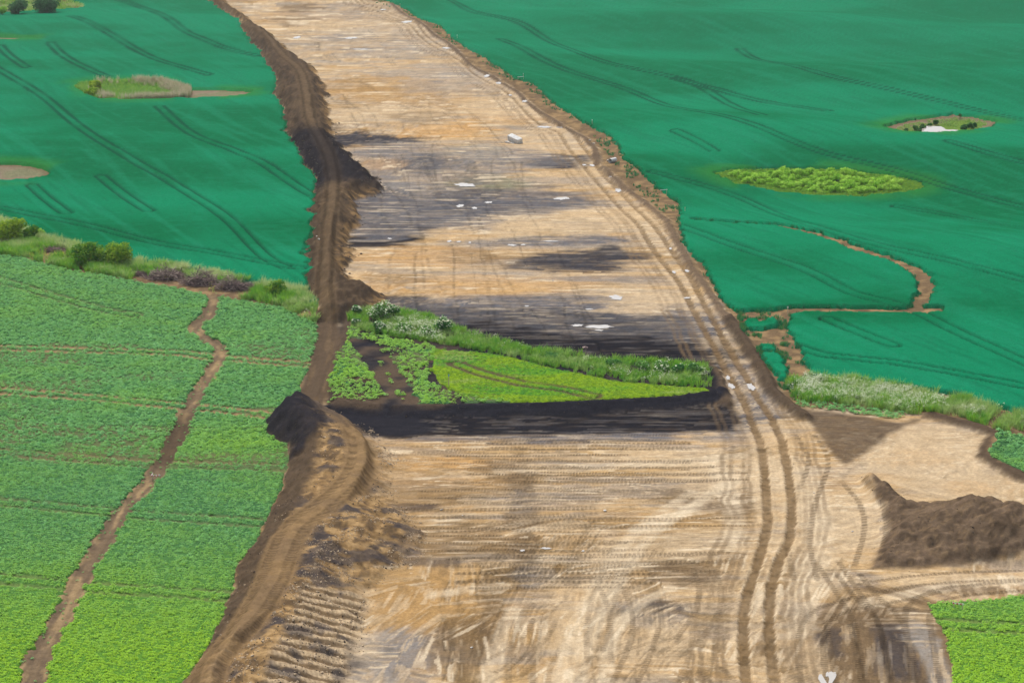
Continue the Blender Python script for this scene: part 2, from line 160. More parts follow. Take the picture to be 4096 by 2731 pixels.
# soil patches: x, y, half length, half depth, soil kind, strength
PATCHES = [
    (-13.5, 343.4, 14.5, 11.3, 'slate', 0.50),
    (-10.0, 358.1, 9.5, 3.8, 'slate', 0.40),
    (-23.2, 352.2, 4.7, 8.4, 'slate', 0.50),
    (3.7, 302.7, 12.9, 3.8, 'grey', 0.50),
    (-1.7, 286.0, 6.4, 7.1, 'grey', 0.30),
    (-21.0, 305.5, 5.5, 3.9, 'black', 0.98),
    (-14.9, 267.6, 3.6, 2.7, 'dark', 0.70),
    (10.1, 291.7, 7.5, 6.6, 'dark', 0.90),
    (9.2, 304.7, 8.2, 2.7, 'slate', 0.80),
    (15.0, 298.4, 2.0, 3.2, 'dark', 0.80),
    (-12.8, 325.4, 14.5, 7.9, 'slate', 0.85),
    (0.3, 334.6, 13.4, 5.5, 'slate', 0.85),
    (-19.7, 345.2, 6.9, 7.5, 'grey', 0.60),
    (-17.5, 365.5, 6.1, 5.6, 'dark', 0.85),
    (7.7, 368.9, 9.0, 5.2, 'dark', 0.95),
    (2.0, 376.6, 4.2, 6.8, 'slate', 0.70),
    (-28.5, 394.8, 9.6, 9.1, 'dark', 0.85),
    (-23.0, 376.9, 6.7, 6.2, 'slate', 0.60),
    (-14.3, 367.5, 10.6, 6.0, 'dark', 0.60),
    (-22.8, 334.8, 5.2, 9.2, 'dark', 0.60),
    (-7.1, 329.9, 14.7, 4.3, 'dark', 0.50),
    (-21.1, 319.3, 4.3, 11.9, 'slate', 0.60),
    (7.3, 259.3, 21.2, 9.0, 'slate', 0.85),
    (-1.5, 250.7, 20.5, 8.1, 'dark', 0.80),
    (0.2, 244.7, 20.1, 9.9, 'black', 0.90),
    (18.0, 243.7, 9.4, 9.4, 'black', 0.80),
    (-10.3, 257.3, 7.0, 4.5, 'dark', 0.70),
    (15.4, 238.2, 10.3, 4.6, 'black', 0.90),
    (26.0, 257.7, 1.5, 8.5, 'slate', 0.50),
    (20.3, 231.2, 3.2, 2.8, 'dark', 0.70),
    (-6.0, 353.4, 6.3, 6.3, 'olive', 0.70),
    (-7.2, 380.3, 5.1, 9.0, 'olive', 0.40),
    (-3.3, 321.0, 4.3, 4.5, 'grey', 0.50),
    (14.2, 280.6, 7.6, 2.8, 'slate', 0.40),
    (-14.9, 405.7, 9.9, 5.6, 'orange', 0.70),
    (-24.1, 366.4, 3.7, 4.9, 'orange', 0.75),
    (-28.0, 462.3, 15.2, 16.6, 'ochre', 0.60),
    (-16.9, 437.7, 12.5, 13.1, 'ochre', 0.40),
    (0.4, 417.2, 8.3, 4.8, 'orange', 0.40),
    (-13.0, 294.7, 8.6, 5.8, 'orange', 0.50),
    (-4.7, 276.2, 10.6, 5.3, 'orange', 0.45),
    (-19.0, 274.7, 2.8, 2.5, 'orange', 0.60),
    (-28.0, 522.0, 13.7, 7.3, 'grey', 0.40),
    (-18.7, 486.1, 14.9, 14.1, 'grey', 0.50),
    (-44.7, 577.3, 18.8, 13.2, 'pale', 0.50),
    (18.4, 267.7, 5.4, 7.6, 'pale', 0.60),
    (8.9, 320.5, 12.2, 10.0, 'pale', 0.50),
    (-1.8, 314.2, 6.3, 6.3, 'pale', 0.40),
    (-25.8, 425.0, 11.2, 9.5, 'pale', 0.60),
    (-2.5, 435.0, 7.7, 13.0, 'pale', 0.50),
    (-4.7, 377.5, 5.0, 12.2, 'grey', 0.50),
    (5.5, 390.9, 5.2, 11.7, 'pale', 0.40),
    (-54.3, 600.5, 5.2, 11.1, 'ochre', 0.50),
    (-68.5, 599.2, 6.5, 17.0, 'ochre', 0.50),
    (-47.8, 553.3, 7.2, 6.6, 'slate', 0.50),
    (-39.8, 527.3, 5.8, 2.5, 'slate', 0.50),
    (1.7, 214.9, 24.2, 3.8, 'black', 0.97),
    (2.6, 210.3, 21.8, 2.4, 'slate', 0.75),
    (-14.5, 212.8, 5.4, 2.8, 'black', 0.90),
    (25.0, 211.2, 2.4, 6.1, 'slate', 0.50),
    (27.5, 229.4, 2.1, 7.2, 'slate', 0.50),
    (28.1, 220.8, 2.0, 6.7, 'slate', 0.50),
    (-7.7, 200.3, 6.0, 1.9, 'orange', 0.70),
    (-8.0, 194.9, 6.8, 1.3, 'orange', 0.40),
    (-7.5, 162.4, 6.5, 6.2, 'ochre', 0.75),
    (-3.2, 159.2, 4.5, 5.5, 'ochre', 0.50),
    (-1.2, 198.3, 2.8, 2.7, 'brown', 0.50),
    (1.0, 185.5, 1.3, 15.8, 'brown', 0.60),
    (-5.3, 177.9, 7.1, 4.5, 'brown', 0.45),
    (-7.8, 191.7, 6.7, 2.6, 'brown', 0.40),
    (20.4, 189.1, 4.8, 5.2, 'brown', 0.55),
    (22.4, 187.3, 1.7, 3.7, 'brown', 0.60),
    (15.4, 170.4, 3.6, 2.9, 'brown', 0.70),
    (12.4, 161.0, 2.9, 2.1, 'dark', 0.60),
    (12.6, 159.6, 2.3, 1.4, 'slate', 0.60),
    (21.0, 194.6, 0.9, 0.7, 'dark', 0.80),
    (23.2, 196.6, 0.9, 0.7, 'dark', 0.80),
    (-10.1, 187.3, 2.4, 1.1, 'dark', 0.85),
    (-11.4, 175.7, 2.3, 2.4, 'slate', 0.70),
    (-7.6, 173.0, 3.7, 0.9, 'dark', 0.50),
    (-10.8, 153.0, 3.3, 5.1, 'grey', 0.70),
    (-7.9, 153.0, 2.9, 4.3, 'slate', 0.35),
    (2.2, 169.9, 1.6, 2.6, 'grey', 0.50),
    (6.9, 168.8, 4.8, 1.2, 'slate', 0.30),
    (-4.3, 154.7, 2.2, 5.2, 'brown', 0.50),
    (-1.8, 163.9, 1.2, 6.8, 'brown', 0.50),
    (24.0, 197.6, 7.3, 5.7, 'pale', 0.80),
    (17.5, 202.4, 7.0, 2.8, 'pale', 0.50),
    (9.1, 173.0, 2.8, 6.4, 'pale', 0.60),
    (5.8, 160.1, 2.7, 9.3, 'pale', 0.40),
    (11.9, 154.7, 4.4, 5.2, 'pale', 0.50),
    (12.6, 176.2, 5.0, 3.3, 'pale', 0.35),
    (18.5, 177.4, 3.3, 3.3, 'pale', 0.50),
    (30.9, 153.8, 7.3, 10.4, 'brown', 0.95),
    (32.6, 153.0, 1.8, 5.1, 'dark', 0.60),
    (26.8, 155.6, 1.5, 2.6, 'dark', 0.50),
    (34.8, 153.0, 1.1, 6.9, 'grey', 0.60),
    (31.6, 184.3, 4.3, 9.6, 'pale', 0.70),
    (46.7, 201.0, 7.9, 9.8, 'pale', 0.70),
    (31.2, 168.8, 2.4, 1.4, 'slate', 0.60),
    (40.7, 168.8, 8.0, 1.4, 'pale', 0.50),
    (40.2, 166.3, 8.6, 1.0, 'brown', 0.60),
    (31.6, 162.0, 3.8, 2.1, 'brown', 0.50),
    (35.1, 203.8, 2.8, 3.1, 'ochre', 0.50),
    (32.2, 194.3, 2.7, 2.6, 'ochre', 0.40),
    (43.7, 202.4, 2.8, 2.8, 'orange', 0.30),
    (47.3, 193.0, 2.2, 1.6, 'orange', 0.40),
    (28.1, 171.9, 2.4, 6.3, 'pale', 0.50),
    (24.6, 153.0, 1.5, 6.0, 'pale', 0.40),
    (2.8, 189.1, 5.3, 2.5, 'grey', 0.40),
    (13.1, 184.3, 5.6, 2.4, 'ochre', 0.40),
    (25.3, 185.5, 1.1, 24.4, 'pale', 0.25),
    (-14.8, 157.4, 2.6, 7.2, 'pale', 0.50),
    (-14.9, 150.4, 2.2, 1.7, 'dark', 0.60),
    (-21.9, 208.2, 2.4, 3.0, 'brown', 0.50),
    (29.7, 225.9, 1.6, 10.5, 'slate', 0.50),
    (-33.0, 547.7, 23.9, 27.3, 'grey', 0.35),
    (-43.5, 613.7, 26.7, 21.5, 'grey', 0.35),
    (-12.9, 466.9, 13.3, 12.2, 'grey', 0.40),
    (-20.0, 420.0, 5.6, 6.7, 'brown', 0.40),
    (-6.4, 294.6, 4.0, 4.0, 'brown', 0.40),
    (-7.5, 315.9, 4.9, 4.5, 'slate', 0.50),
    (-17.3, 314.5, 3.5, 3.6, 'dark', 0.70),
    (-3.1, 302.9, 4.8, 1.6, 'slate', 0.50),
    (16.7, 334.4, 4.5, 3.3, 'grey', 0.40),
    (-17.4, 280.0, 3.8, 3.9, 'brown', 0.40),
    (1.5, 267.6, 12.1, 2.8, 'slate', 0.50),
    (23.5, 256.7, 2.9, 8.4, 'slate', 0.60),
    (-64.4, 622.9, 6.8, 6.9, 'brown', 0.60),
    (-63.9, 592.6, 5.2, 12.3, 'brown', 0.50),
    (-37.4, 407.3, 2.7, 4.9, 'brown', 0.50),
]
PUDDLES = [
    (-59.30, 550.81, 1.20, 2.88),
    (-39.78, 526.64, 2.53, 1.24),
    (-44.42, 550.83, 2.16, 2.08),
    (-30.77, 587.17, 1.66, 3.32),
    (-39.86, 620.31, 1.21, 1.57),
    (-17.40, 528.12, 1.38, 1.82),
    (-6.07, 477.43, 0.73, 2.65),
    (-3.17, 466.53, 0.82, 1.96),
    (-0.40, 452.02, 0.50, 1.05),
    (2.83, 444.10, 0.59, 1.85),
    (6.69, 409.70, 1.81, 1.31),
    (9.84, 409.14, 0.72, 0.88),
    (-8.42, 350.61, 2.03, 1.92),
    (8.64, 339.98, 1.44, 1.47),
    (-8.83, 332.42, 0.67, 1.54),
    (-4.05, 336.11, 0.67, 1.05),
    (-6.34, 330.34, 0.59, 0.88),
    (18.81, 346.28, 0.69, 1.87),
    (17.86, 355.71, 0.40, 0.62),
    (13.43, 364.85, 0.49, 0.76),
    (14.88, 364.46, 0.57, 1.13),
    (-9.85, 304.95, 0.41, 0.82),
    (-8.33, 304.64, 0.41, 0.55),
    (-6.61, 304.05, 0.27, 0.55),
    (0.00, 302.24, 0.81, 0.68),
    (1.76, 302.47, 0.47, 0.54),
    (6.08, 304.53, 1.50, 0.41),
    (14.56, 269.61, 1.10, 1.46),
    (2.04, 264.91, 0.30, 0.44),
    (10.55, 263.36, 0.54, 0.44),
    (8.70, 255.54, 0.93, 0.62),
    (11.57, 254.91, 2.31, 0.92),
    (11.50, 253.28, 0.63, 0.41),
    (8.14, 237.82, 0.43, 0.58),
    (9.00, 237.63, 0.27, 0.39),
    (10.46, 237.43, 0.38, 0.38),
    (2.07, 238.21, 0.27, 0.39),
    (26.37, 228.52, 0.42, 1.25),
    (28.68, 228.16, 0.47, 1.78),
    (26.31, 231.97, 0.32, 0.92),
    (25.88, 285.95, 0.32, 1.08),
    (23.89, 285.14, 0.26, 1.09),
    (24.47, 299.48, 0.27, 0.79),
    (-19.33, 306.87, 0.41, 0.56),
    (24.49, 269.48, 0.55, 0.49),
    (3.23, 176.57, 0.50, 0.33),
    (0.99, 176.02, 0.25, 0.30),
]


def base_height(x, y):
    """Gentle rolls of the farmland, metres."""
    far = np.clip((y - 210.0) / 130.0, 0, 1); far = far * far * (3 - 2 * far)
    ax = axis_x(y)
    side = np.clip((x - ax - 28.0) / 40.0, 0, 1); side = side * side * (3 - 2 * side)
    left = np.clip((ax - 30.0 - x) / 40.0, 0, 1)
    r = side * (1.6 * np.sin(y / 15.5 + x / 60.0 + 0.6) + 1.1 * np.sin(y / 27.0 - x / 38.0))
    l = left * (0.7 * np.sin(y / 17.0 - x / 40.0 + 2.0))
    m = (1 - side) * (1 - left) * (0.38 * np.sin(y / 8.3 + x / 45.0 + 1.0) + 0.25 * np.sin(y / 14.0))
    return far * (r + l + m)
def axis_x(y):
    """Middle of the cleared strip (it swings left with distance)."""
    return np.interp(y, [120, 160, 200, 240, 300, 400, 520, 660, 2000], AXIS)


# ---------------------------------------------------------------- numpy helpers
def sstep(a, b, v):
    t = np.clip((v - a) / (b - a), 0, 1)
    return t * t * (3 - 2 * t)

_TAB = np.random.default_rng(11).random((64, 65536)).astype(np.float32)

def vnoise(x, y, seed=0):
    ix = np.floor(x).astype(np.int32); iy = np.floor(y).astype(np.int32)
    fx = (x - ix).astype(np.float32); fy = (y - iy).astype(np.float32)
    fx = fx * fx * (3 - 2 * fx); fy = fy * fy * (3 - 2 * fy)
    tab = _TAB[(seed * 7 + 3) % 64]
    x0 = ((ix + seed * 29) & 255) << 8; x1 = ((ix + 1 + seed * 29) & 255) << 8
    y0 = (iy + seed * 53) & 255; y1 = (iy + 1 + seed * 53) & 255
    a = tab[x0 | y0]; b = tab[x1 | y0]; c = tab[x0 | y1]; d = tab[x1 | y1]
    a = a + (b - a) * fx; c = c + (d - c) * fx
    return a + (c - a) * fy

def fbm(x, y, seed=0, octs=3):
    s = 0.0; a = 1.0; t = 0.0
    for k in range(octs):
        s = s + a * vnoise(x, y, seed + 17 * k); t += a
        x = x * 2.03 + 11.3; y = y * 2.03 + 5.7; a *= 0.55
    return s / t

def rows(y, lo, hi):
    return slice(int(np.searchsorted(y, lo)), int(np.searchsorted(y, hi)))

def sdist(poly, x, y, m=6.0):
    """Signed distance to a closed outline, positive inside, cut off at m. Points come sorted by y."""
    m = float(m); d2 = np.full(x.shape, m * m); ins = np.zeros(x.shape, bool)
    n = len(poly)
    for i in range(n):
        ax, ay = poly[i]; bx, by = poly[(i + 1) % n]
        dx, dy = bx - ax, by - ay
        L = dx * dx + dy * dy
        if L < 1e-9:
            continue
        r = rows(y, min(ay, by) - m, max(ay, by) + m)
        if r.stop > r.start:
            k = np.nonzero((x[r] > min(ax, bx) - m) & (x[r] < max(ax, bx) + m))[0] + r.start
            px = x[k] - ax; py = y[k] - ay
            t = np.clip((px * dx + py * dy) / L, 0, 1)
            d2[k] = np.minimum(d2[k], (px - t * dx) ** 2 + (py - t * dy) ** 2)
        if ay != by:
            r = rows(y, min(ay, by), max(ay, by))
            ins[r] ^= x[r] < (bx - ax) * (y[r] - ay) / (by - ay) + ax
    d = np.sqrt(d2)
    return np.where(ins, d, -d)

def line_dist(poly, x, y, m=4.0):
    """Lateral distance (signed, right positive) and length along an open line; far = m. Points come sorted by y."""
    m = float(m); best = np.full(x.shape, m); lat = np.full(x.shape, m); s_out = np.zeros(x.shape)
    s0 = 0.0
    for (ax, ay), (bx, by) in zip(poly[:-1], poly[1:]):
        dx, dy = bx - ax, by - ay
        L = math.hypot(dx, dy)
        if L < 1e-6:
            continue
        r = rows(y, min(ay, by) - m, max(ay, by) + m)
        if r.stop > r.start:
            k = np.nonzero((x[r] > min(ax, bx) - m) & (x[r] < max(ax, bx) + m))[0] + r.start
            px = x[k] - ax; py = y[k] - ay
            t = np.clip((px * dx + py * dy) / (L * L), 0, 1)
            ex = px - t * dx; ey = py - t * dy
            d = np.hypot(ex, ey)
            u = d < best[k]
            k = k[u]
            best[k] = d[u]
            lat[k] = d[u] * np.where(ex[u] * dy - ey[u] * dx >= 0, 1.0, -1.0)
            s_out[k] = s0 + t[u] * L
        s0 += L
    return lat, s_out

def smooth_line(pts, step=2.0):
    """Catmull-Rom through surveyed points."""
    p = [np.array(q, float) for q in pts]
    p = [2 * p[0] - p[1]] + p + [2 * p[-1] - p[-2]]
    out = []
    for i in range(1, len(p) - 2):
        n = max(1, min(8, int(np.linalg.norm(p[i + 1] - p[i]) / step)))
        for j in range(n):
            t = j / n
            out.append(tuple(0.5 * ((2 * p[i]) + (-p[i - 1] + p[i + 1]) * t + (2 * p[i - 1] - 5 * p[i] + 4 * p[i + 1] - p[i + 2]) * t * t
                       + (-p[i - 1] + 3 * p[i] - 3 * p[i + 1] + p[i + 2]) * t ** 3)))
    out.append(tuple(p[-2]))
    return out

rng = np.random.default_rng(7)
random.seed(7)
HAUL_L = smooth_line(LAYOUT['haul_l'], 4)
HAUL_R = smooth_line(LAYOUT['haul_r'], 4)
BANK_UP_TRACK = smooth_line(LAYOUT['bank_upper_track'], 4)
BANK_LOW_TRACK = smooth_line(LAYOUT['bank_lower_track'], 2)
PATH = smooth_line(LAYOUT['field_path'], 2)

# crawler and wheel tracks over the lower site: (points, tread width, tread period, depth)
TRACKS = []
def add_pair(pts, gauge, width, period, strength):
    p = [np.array(q, float) for q in pts]
    for sg in (-0.5, 0.5):
        q = []
        for i in range(len(p)):
            d = p[min(i + 1, len(p) - 1)] - p[max(i - 1, 0)]
            d /= np.linalg.norm(d) + 1e-9
            q.append((p[i][0] + d[1] * gauge * sg, p[i][1] - d[0] * gauge * sg))
        TRACKS.append((q, width, period, strength))
tr_rng = random.Random(3)
for k in range(44):                                            # passes across the strip
    y0 = 168.0 + k * .95 + tr_rng.uniform(-.4, .4)
    xa = tr_rng.uniform(-13, 4); xb = xa + tr_rng.uniform(8, 26); xb = min(xb, 24.5)
    sl = tr_rng.uniform(-.03, .05); bow = tr_rng.uniform(-.5, .5)
    add_pair([(xa + (xb - xa) * t, y0 + sl * (xb - xa) * t + bow * math.sin(3.1 * t)) for t in (0, .25, .5, .75, 1)],
             2.0, .55, tr_rng.choice((.34, .42, .5)), tr_rng.uniform(.4, .95))
def add_bundle(pts, n, gap, width, strength):                   # a sheaf of thin scrape lines
    p = [np.array(q, float) for q in pts]
    for j in range(n):
        o = (j - (n - 1) / 2) * gap + tr_rng.uniform(-.3, .3) * gap
        i0 = tr_rng.randrange(0, max(1, len(p) // 3)); i1 = len(p) - tr_rng.randrange(0, max(1, len(p) // 3))
        q = []
        for i in range(i0, i1):
            d = p[min(i + 1, len(p) - 1)] - p[max(i - 1, 0)]
            d /= np.linalg.norm(d) + 1e-9
            q.append((p[i][0] + d[1] * o, p[i][1] - d[0] * o))
        if len(q) > 1:
            LINES.append((q, width * tr_rng.uniform(.7, 1.4), strength * tr_rng.uniform(.5, 1.2)))
LINES = []
LANES = [(smooth_line(p, 2), w) for p, w in (([(18.45, 191.67), (12.46, 181.32), (9.31, 173.00), (6.70, 162.91), (4.52, 152.97), (3.61, 144.82)], .7), ([(19.67, 190.39), (13.66, 180.17), (10.67, 171.94), (8.01, 161.96), (5.97, 152.97), (5.17, 144.82)], .6),
        ([(24.61, 203.13), (15.03, 200.32), (5.72, 198.94), (-1.19, 198.26)], .9), ([(21.59, 201.01), (22.19, 189.14), (21.36, 177.35)], 1.0), ([(23.33, 195.57), (16.61, 185.46), (12.46, 181.32)], .9), ([(30.97, 198.26), (30.38, 187.90), (29.42, 178.47), (26.66, 167.82), (24.43, 157.35)], 1.3),
        ([(-6.87, 165.34), (-3.78, 166.82), (-0.63, 167.32)], .7), ([(0.15, 161.96), (-1.31, 152.97), (-1.94, 144.82)], .8), ([(46.29, 168.83), (40.50, 167.82), (35.28, 165.34), (31.83, 163.39)], .9), ([(14.32, 166.82), (10.50, 161.96), (8.24, 154.70), (7.43, 144.82)], .6))]
for k in range(20):                                            # passes along the strip near the camera
    x0 = tr_rng.uniform(-6, 17); y0 = tr_rng.uniform(140, 165); ln = tr_rng.uniform(8, 26)
    dx = tr_rng.uniform(-1, 6); bow = tr_rng.uniform(-1.5, 1.5)
    add_bundle([(x0 + dx * t + bow * math.sin(3.1 * t), y0 + ln * t) for t in (0, .15, .3, .45, .6, .75, .9, 1)], tr_rng.randrange(4, 9), .42, .11, .55)
for k in range(16):                                            # turning arcs
    cx, cy, r = tr_rng.uniform(14, 30), tr_rng.uniform(138, 165), tr_rng.uniform(6, 16)
    a0 = tr_rng.uniform(1.3, 2.6); a1 = a0 + tr_rng.uniform(.5, 1.1)
    add_bundle([(cx + r * math.cos(a0 + (a1 - a0) * t / 10), cy + r * math.sin(a0 + (a1 - a0) * t / 10)) for t in range(11)], tr_rng.randrange(4, 10), .4, .11, .6)
for k in range(26):                                            # blade scrapes slanting towards the haul road
    x0 = tr_rng.uniform(2, 20); y0 = tr_rng.uniform(165, 206); ln = tr_rng.uniform(6, 15); sl = tr_rng.uniform(-.05, .5)
    add_bundle([(x0 + ln * t, y0 + sl * ln * t * t) for t in (0, .2, .4, .6, .8, 1)], tr_rng.randrange(3, 8), .45, .11, .5)
for k in range(75):                                            # seams between the scraper passes on the far strip
    y0 = tr_rng.uniform(222, 420); ln = tr_rng.uniform(10, 55); o = tr_rng.uniform(-17, 15); w0 = tr_rng.uniform(-3, 3)
    q = []
    for t in range(9):
        yy = y0 + ln * t / 8
        q.append((float(axis_x(np.array(yy))) + o + w0 * (t / 8) ** 2 + tr_rng.uniform(-.25, .25), yy))
    LINES.append((q, tr_rng.uniform(.12, .26), tr_rng.uniform(.2, .6)))
for k in range(24):                                            # far slanting scrapes
    y0 = tr_rng.uniform(300, 560); o = tr_rng.uniform(-14, 10); ln = tr_rng.uniform(8, 25); dx = tr_rng.uniform(-4, 2)
    add_bundle([(float(axis_x(np.array(y0 + ln * t))) + o + dx * t, y0 + ln * t) for t in (0, .2, .4, .6, .8, 1)], tr_rng.randrange(2, 7), .8, .28, .5)
for k in range(10):                                            # crawler passes near the camera
    x0 = tr_rng.uniform(-5, 18); y0 = tr_rng.uniform(140, 158); ln = tr_rng.uniform(8, 20); dx = tr_rng.uniform(-3, 6); bow = tr_rng.uniform(-1.5, 1.5)
    add_pair([(x0 + dx * t + bow * math.sin(3.1 * t), y0 + ln * t) for t in (0, .2, .4, .6, .8, 1)], 2.0, .5, .42, tr_rng.uniform(.35, .8))
for pts in ([(24.46, 147.35), (25.24, 154.70), (26.70, 160.09), (29.43, 162.91), (34.02, 164.85), (37.93, 166.82)],
            [(29.75, 147.35), (30.32, 154.70), (30.68, 160.09), (30.06, 166.82), (29.42, 173.00)],
            [(31.69, 147.35), (32.53, 154.70), (32.77, 160.09), (31.69, 164.85), (30.95, 169.86)],
            [(27.28, 147.35), (27.93, 154.70), (28.26, 159.17)],
            [(46.39, 167.32), (42.21, 166.62), (38.41, 165.34), (35.79, 161.96), (34.55, 154.70), (33.63, 147.35)],
            [(47.02, 169.86), (40.83, 169.35), (35.85, 168.33), (32.02, 166.82)],
            [(26.80, 168.83), (27.54, 178.47), (29.68, 189.14), (32.76, 201.01), (32.59, 209.71)],
            [(32.90, 171.94), (35.25, 180.74), (36.07, 187.90), (35.37, 194.25)]):
    add_pair(smooth_line(pts, 1.5), 2.1, .55, .4, .8)
# loads tipped on the heaps: x, y, height, slope
CONES = [(*p, h, s) for p, h, s in (((36.76, 193.99), 1.3, .62), ((37.03, 190.39), 1.1, .55), ((38.42, 186.43), .9, .5), ((37.57, 178.47), .9, .5), ((40.21, 180.17), 1.3, .5), ((41.10, 177.35), 1.5, .5), ((43.02, 180.51), 2.0, .52),
        ((43.47, 176.80), 1.7, .5), ((45.53, 181.32), 2.7, .6), ((46.97, 178.47), 2.5, .55), ((49.27, 180.17), 2.7, .6), ((50.86, 177.35), 2.6, .55),
        ((-24.00, 214.63), .9, .4), ((-24.81, 211.99), 1.0, .45), ((-22.44, 209.71), 1.0, .4), ((-25.85, 211.23), .8, .45), ((-20.85, 204.56), .9, .4), ((-23.05, 205.28), .8, .4))]

def fields(x, y):
    """Everything the relief and the soil colour are worked out from."""
    f = {}
    for k in ('bank_upper', 'bank_lower', 'black_heap', 'soil_heap', 'island', 'black_band', 'black_north', 'slate_north', 'bench', 'grey_zone', 'grey_zone_b', 'black_spill', 'brown_triangle', 'pale_pad'):
        f[k] = sdist(LAYOUT[k], x, y, 6)
    for k in ('pond_left', 'pond_left_tail', 'bare_left_a', 'bare_left_b', 'pond_right', 'willow_patch'):
        f[k] = sdist(LAYOUT[k], x, y, 12)
    f['haul_l'], f['haul_s'] = line_dist(HAUL_L, x, y, 6)
    f['haul_r'], _ = line_dist(HAUL_R, x, y, 6)
    f['up_lat'], f['up_s'] = line_dist(BANK_UP_TRACK, x, y, 12)
    f['low_lat'], f['low_s'] = line_dist(BANK_LOW_TRACK, x, y, 14)
    f['up_lat'] = -f['up_lat']; f['low_lat'] = -f['low_lat']      # both lines run towards the camera
    for k in ('berm_right', 'berm_right_far', 'berm_right_mid', 'berm_island_e', 'brown_rim', 'berm_island_s'):
        f[k] = np.abs(line_dist(LAYOUT[k], x, y, 4)[0])
    f['path'], f['path_s'] = line_dist(PATH, x, y, 4)
    f['n1'] = fbm(x / .9, y / .9, 5, 3)
    f['n2'] = fbm(x / 4.5, y / 4.5, 9, 3)
    f['bank_lump'] = f['bank_upper'] + (f['n1'] - .5) * 1.0 + (fbm(x / 3.0, y / 5.0, 10, 3) - .46) * 3.2
    tread = np.zeros(x.shape); pressed = np.zeros(x.shape)
    for pts, w, per, st in TRACKS:
        r = rows(y, min(p[1] for p in pts) - 1, max(p[1] for p in pts) + 1)
        lat, s = line_dist(pts, x[r], y[r], 1.2)
        k = np.nonzero(np.abs(lat) < w * .62)[0]
        if k.size:
            e = st * sstep(w * .62, w * .42, np.abs(lat[k]))
            s = s[k]; k = k + r.start
            tread[k] = np.maximum(tread[k], e * (0.5 + 0.5 * np.sin(2 * math.pi * s / per)))
            pressed[k] = np.maximum(pressed[k], e)
    line = np.zeros(x.shape)
    for pts, w, st in LINES:
        r = rows(y, min(p[1] for p in pts) - 1, max(p[1] for p in pts) + 1)
        if r.stop <= r.start:
            continue
        lat, s = line_dist(pts, x[r], y[r], w * 1.6)
        k = np.nonzero(np.abs(lat) < w * 1.5)[0]
        line[k + r.start] = np.maximum(line[k + r.start], st * sstep(w * 1.5, w * .5, np.abs(lat[k])))
    f['line'] = line * sstep(.25, .5, f['n2'] * .5 + f['n1'] * .5)
    f['tread'] = tread; f['pressed'] = pressed
    return f

def puddle_level(px, py):
    return float(base_height(np.array([px]), np.array([py]))[0]) - 0.05

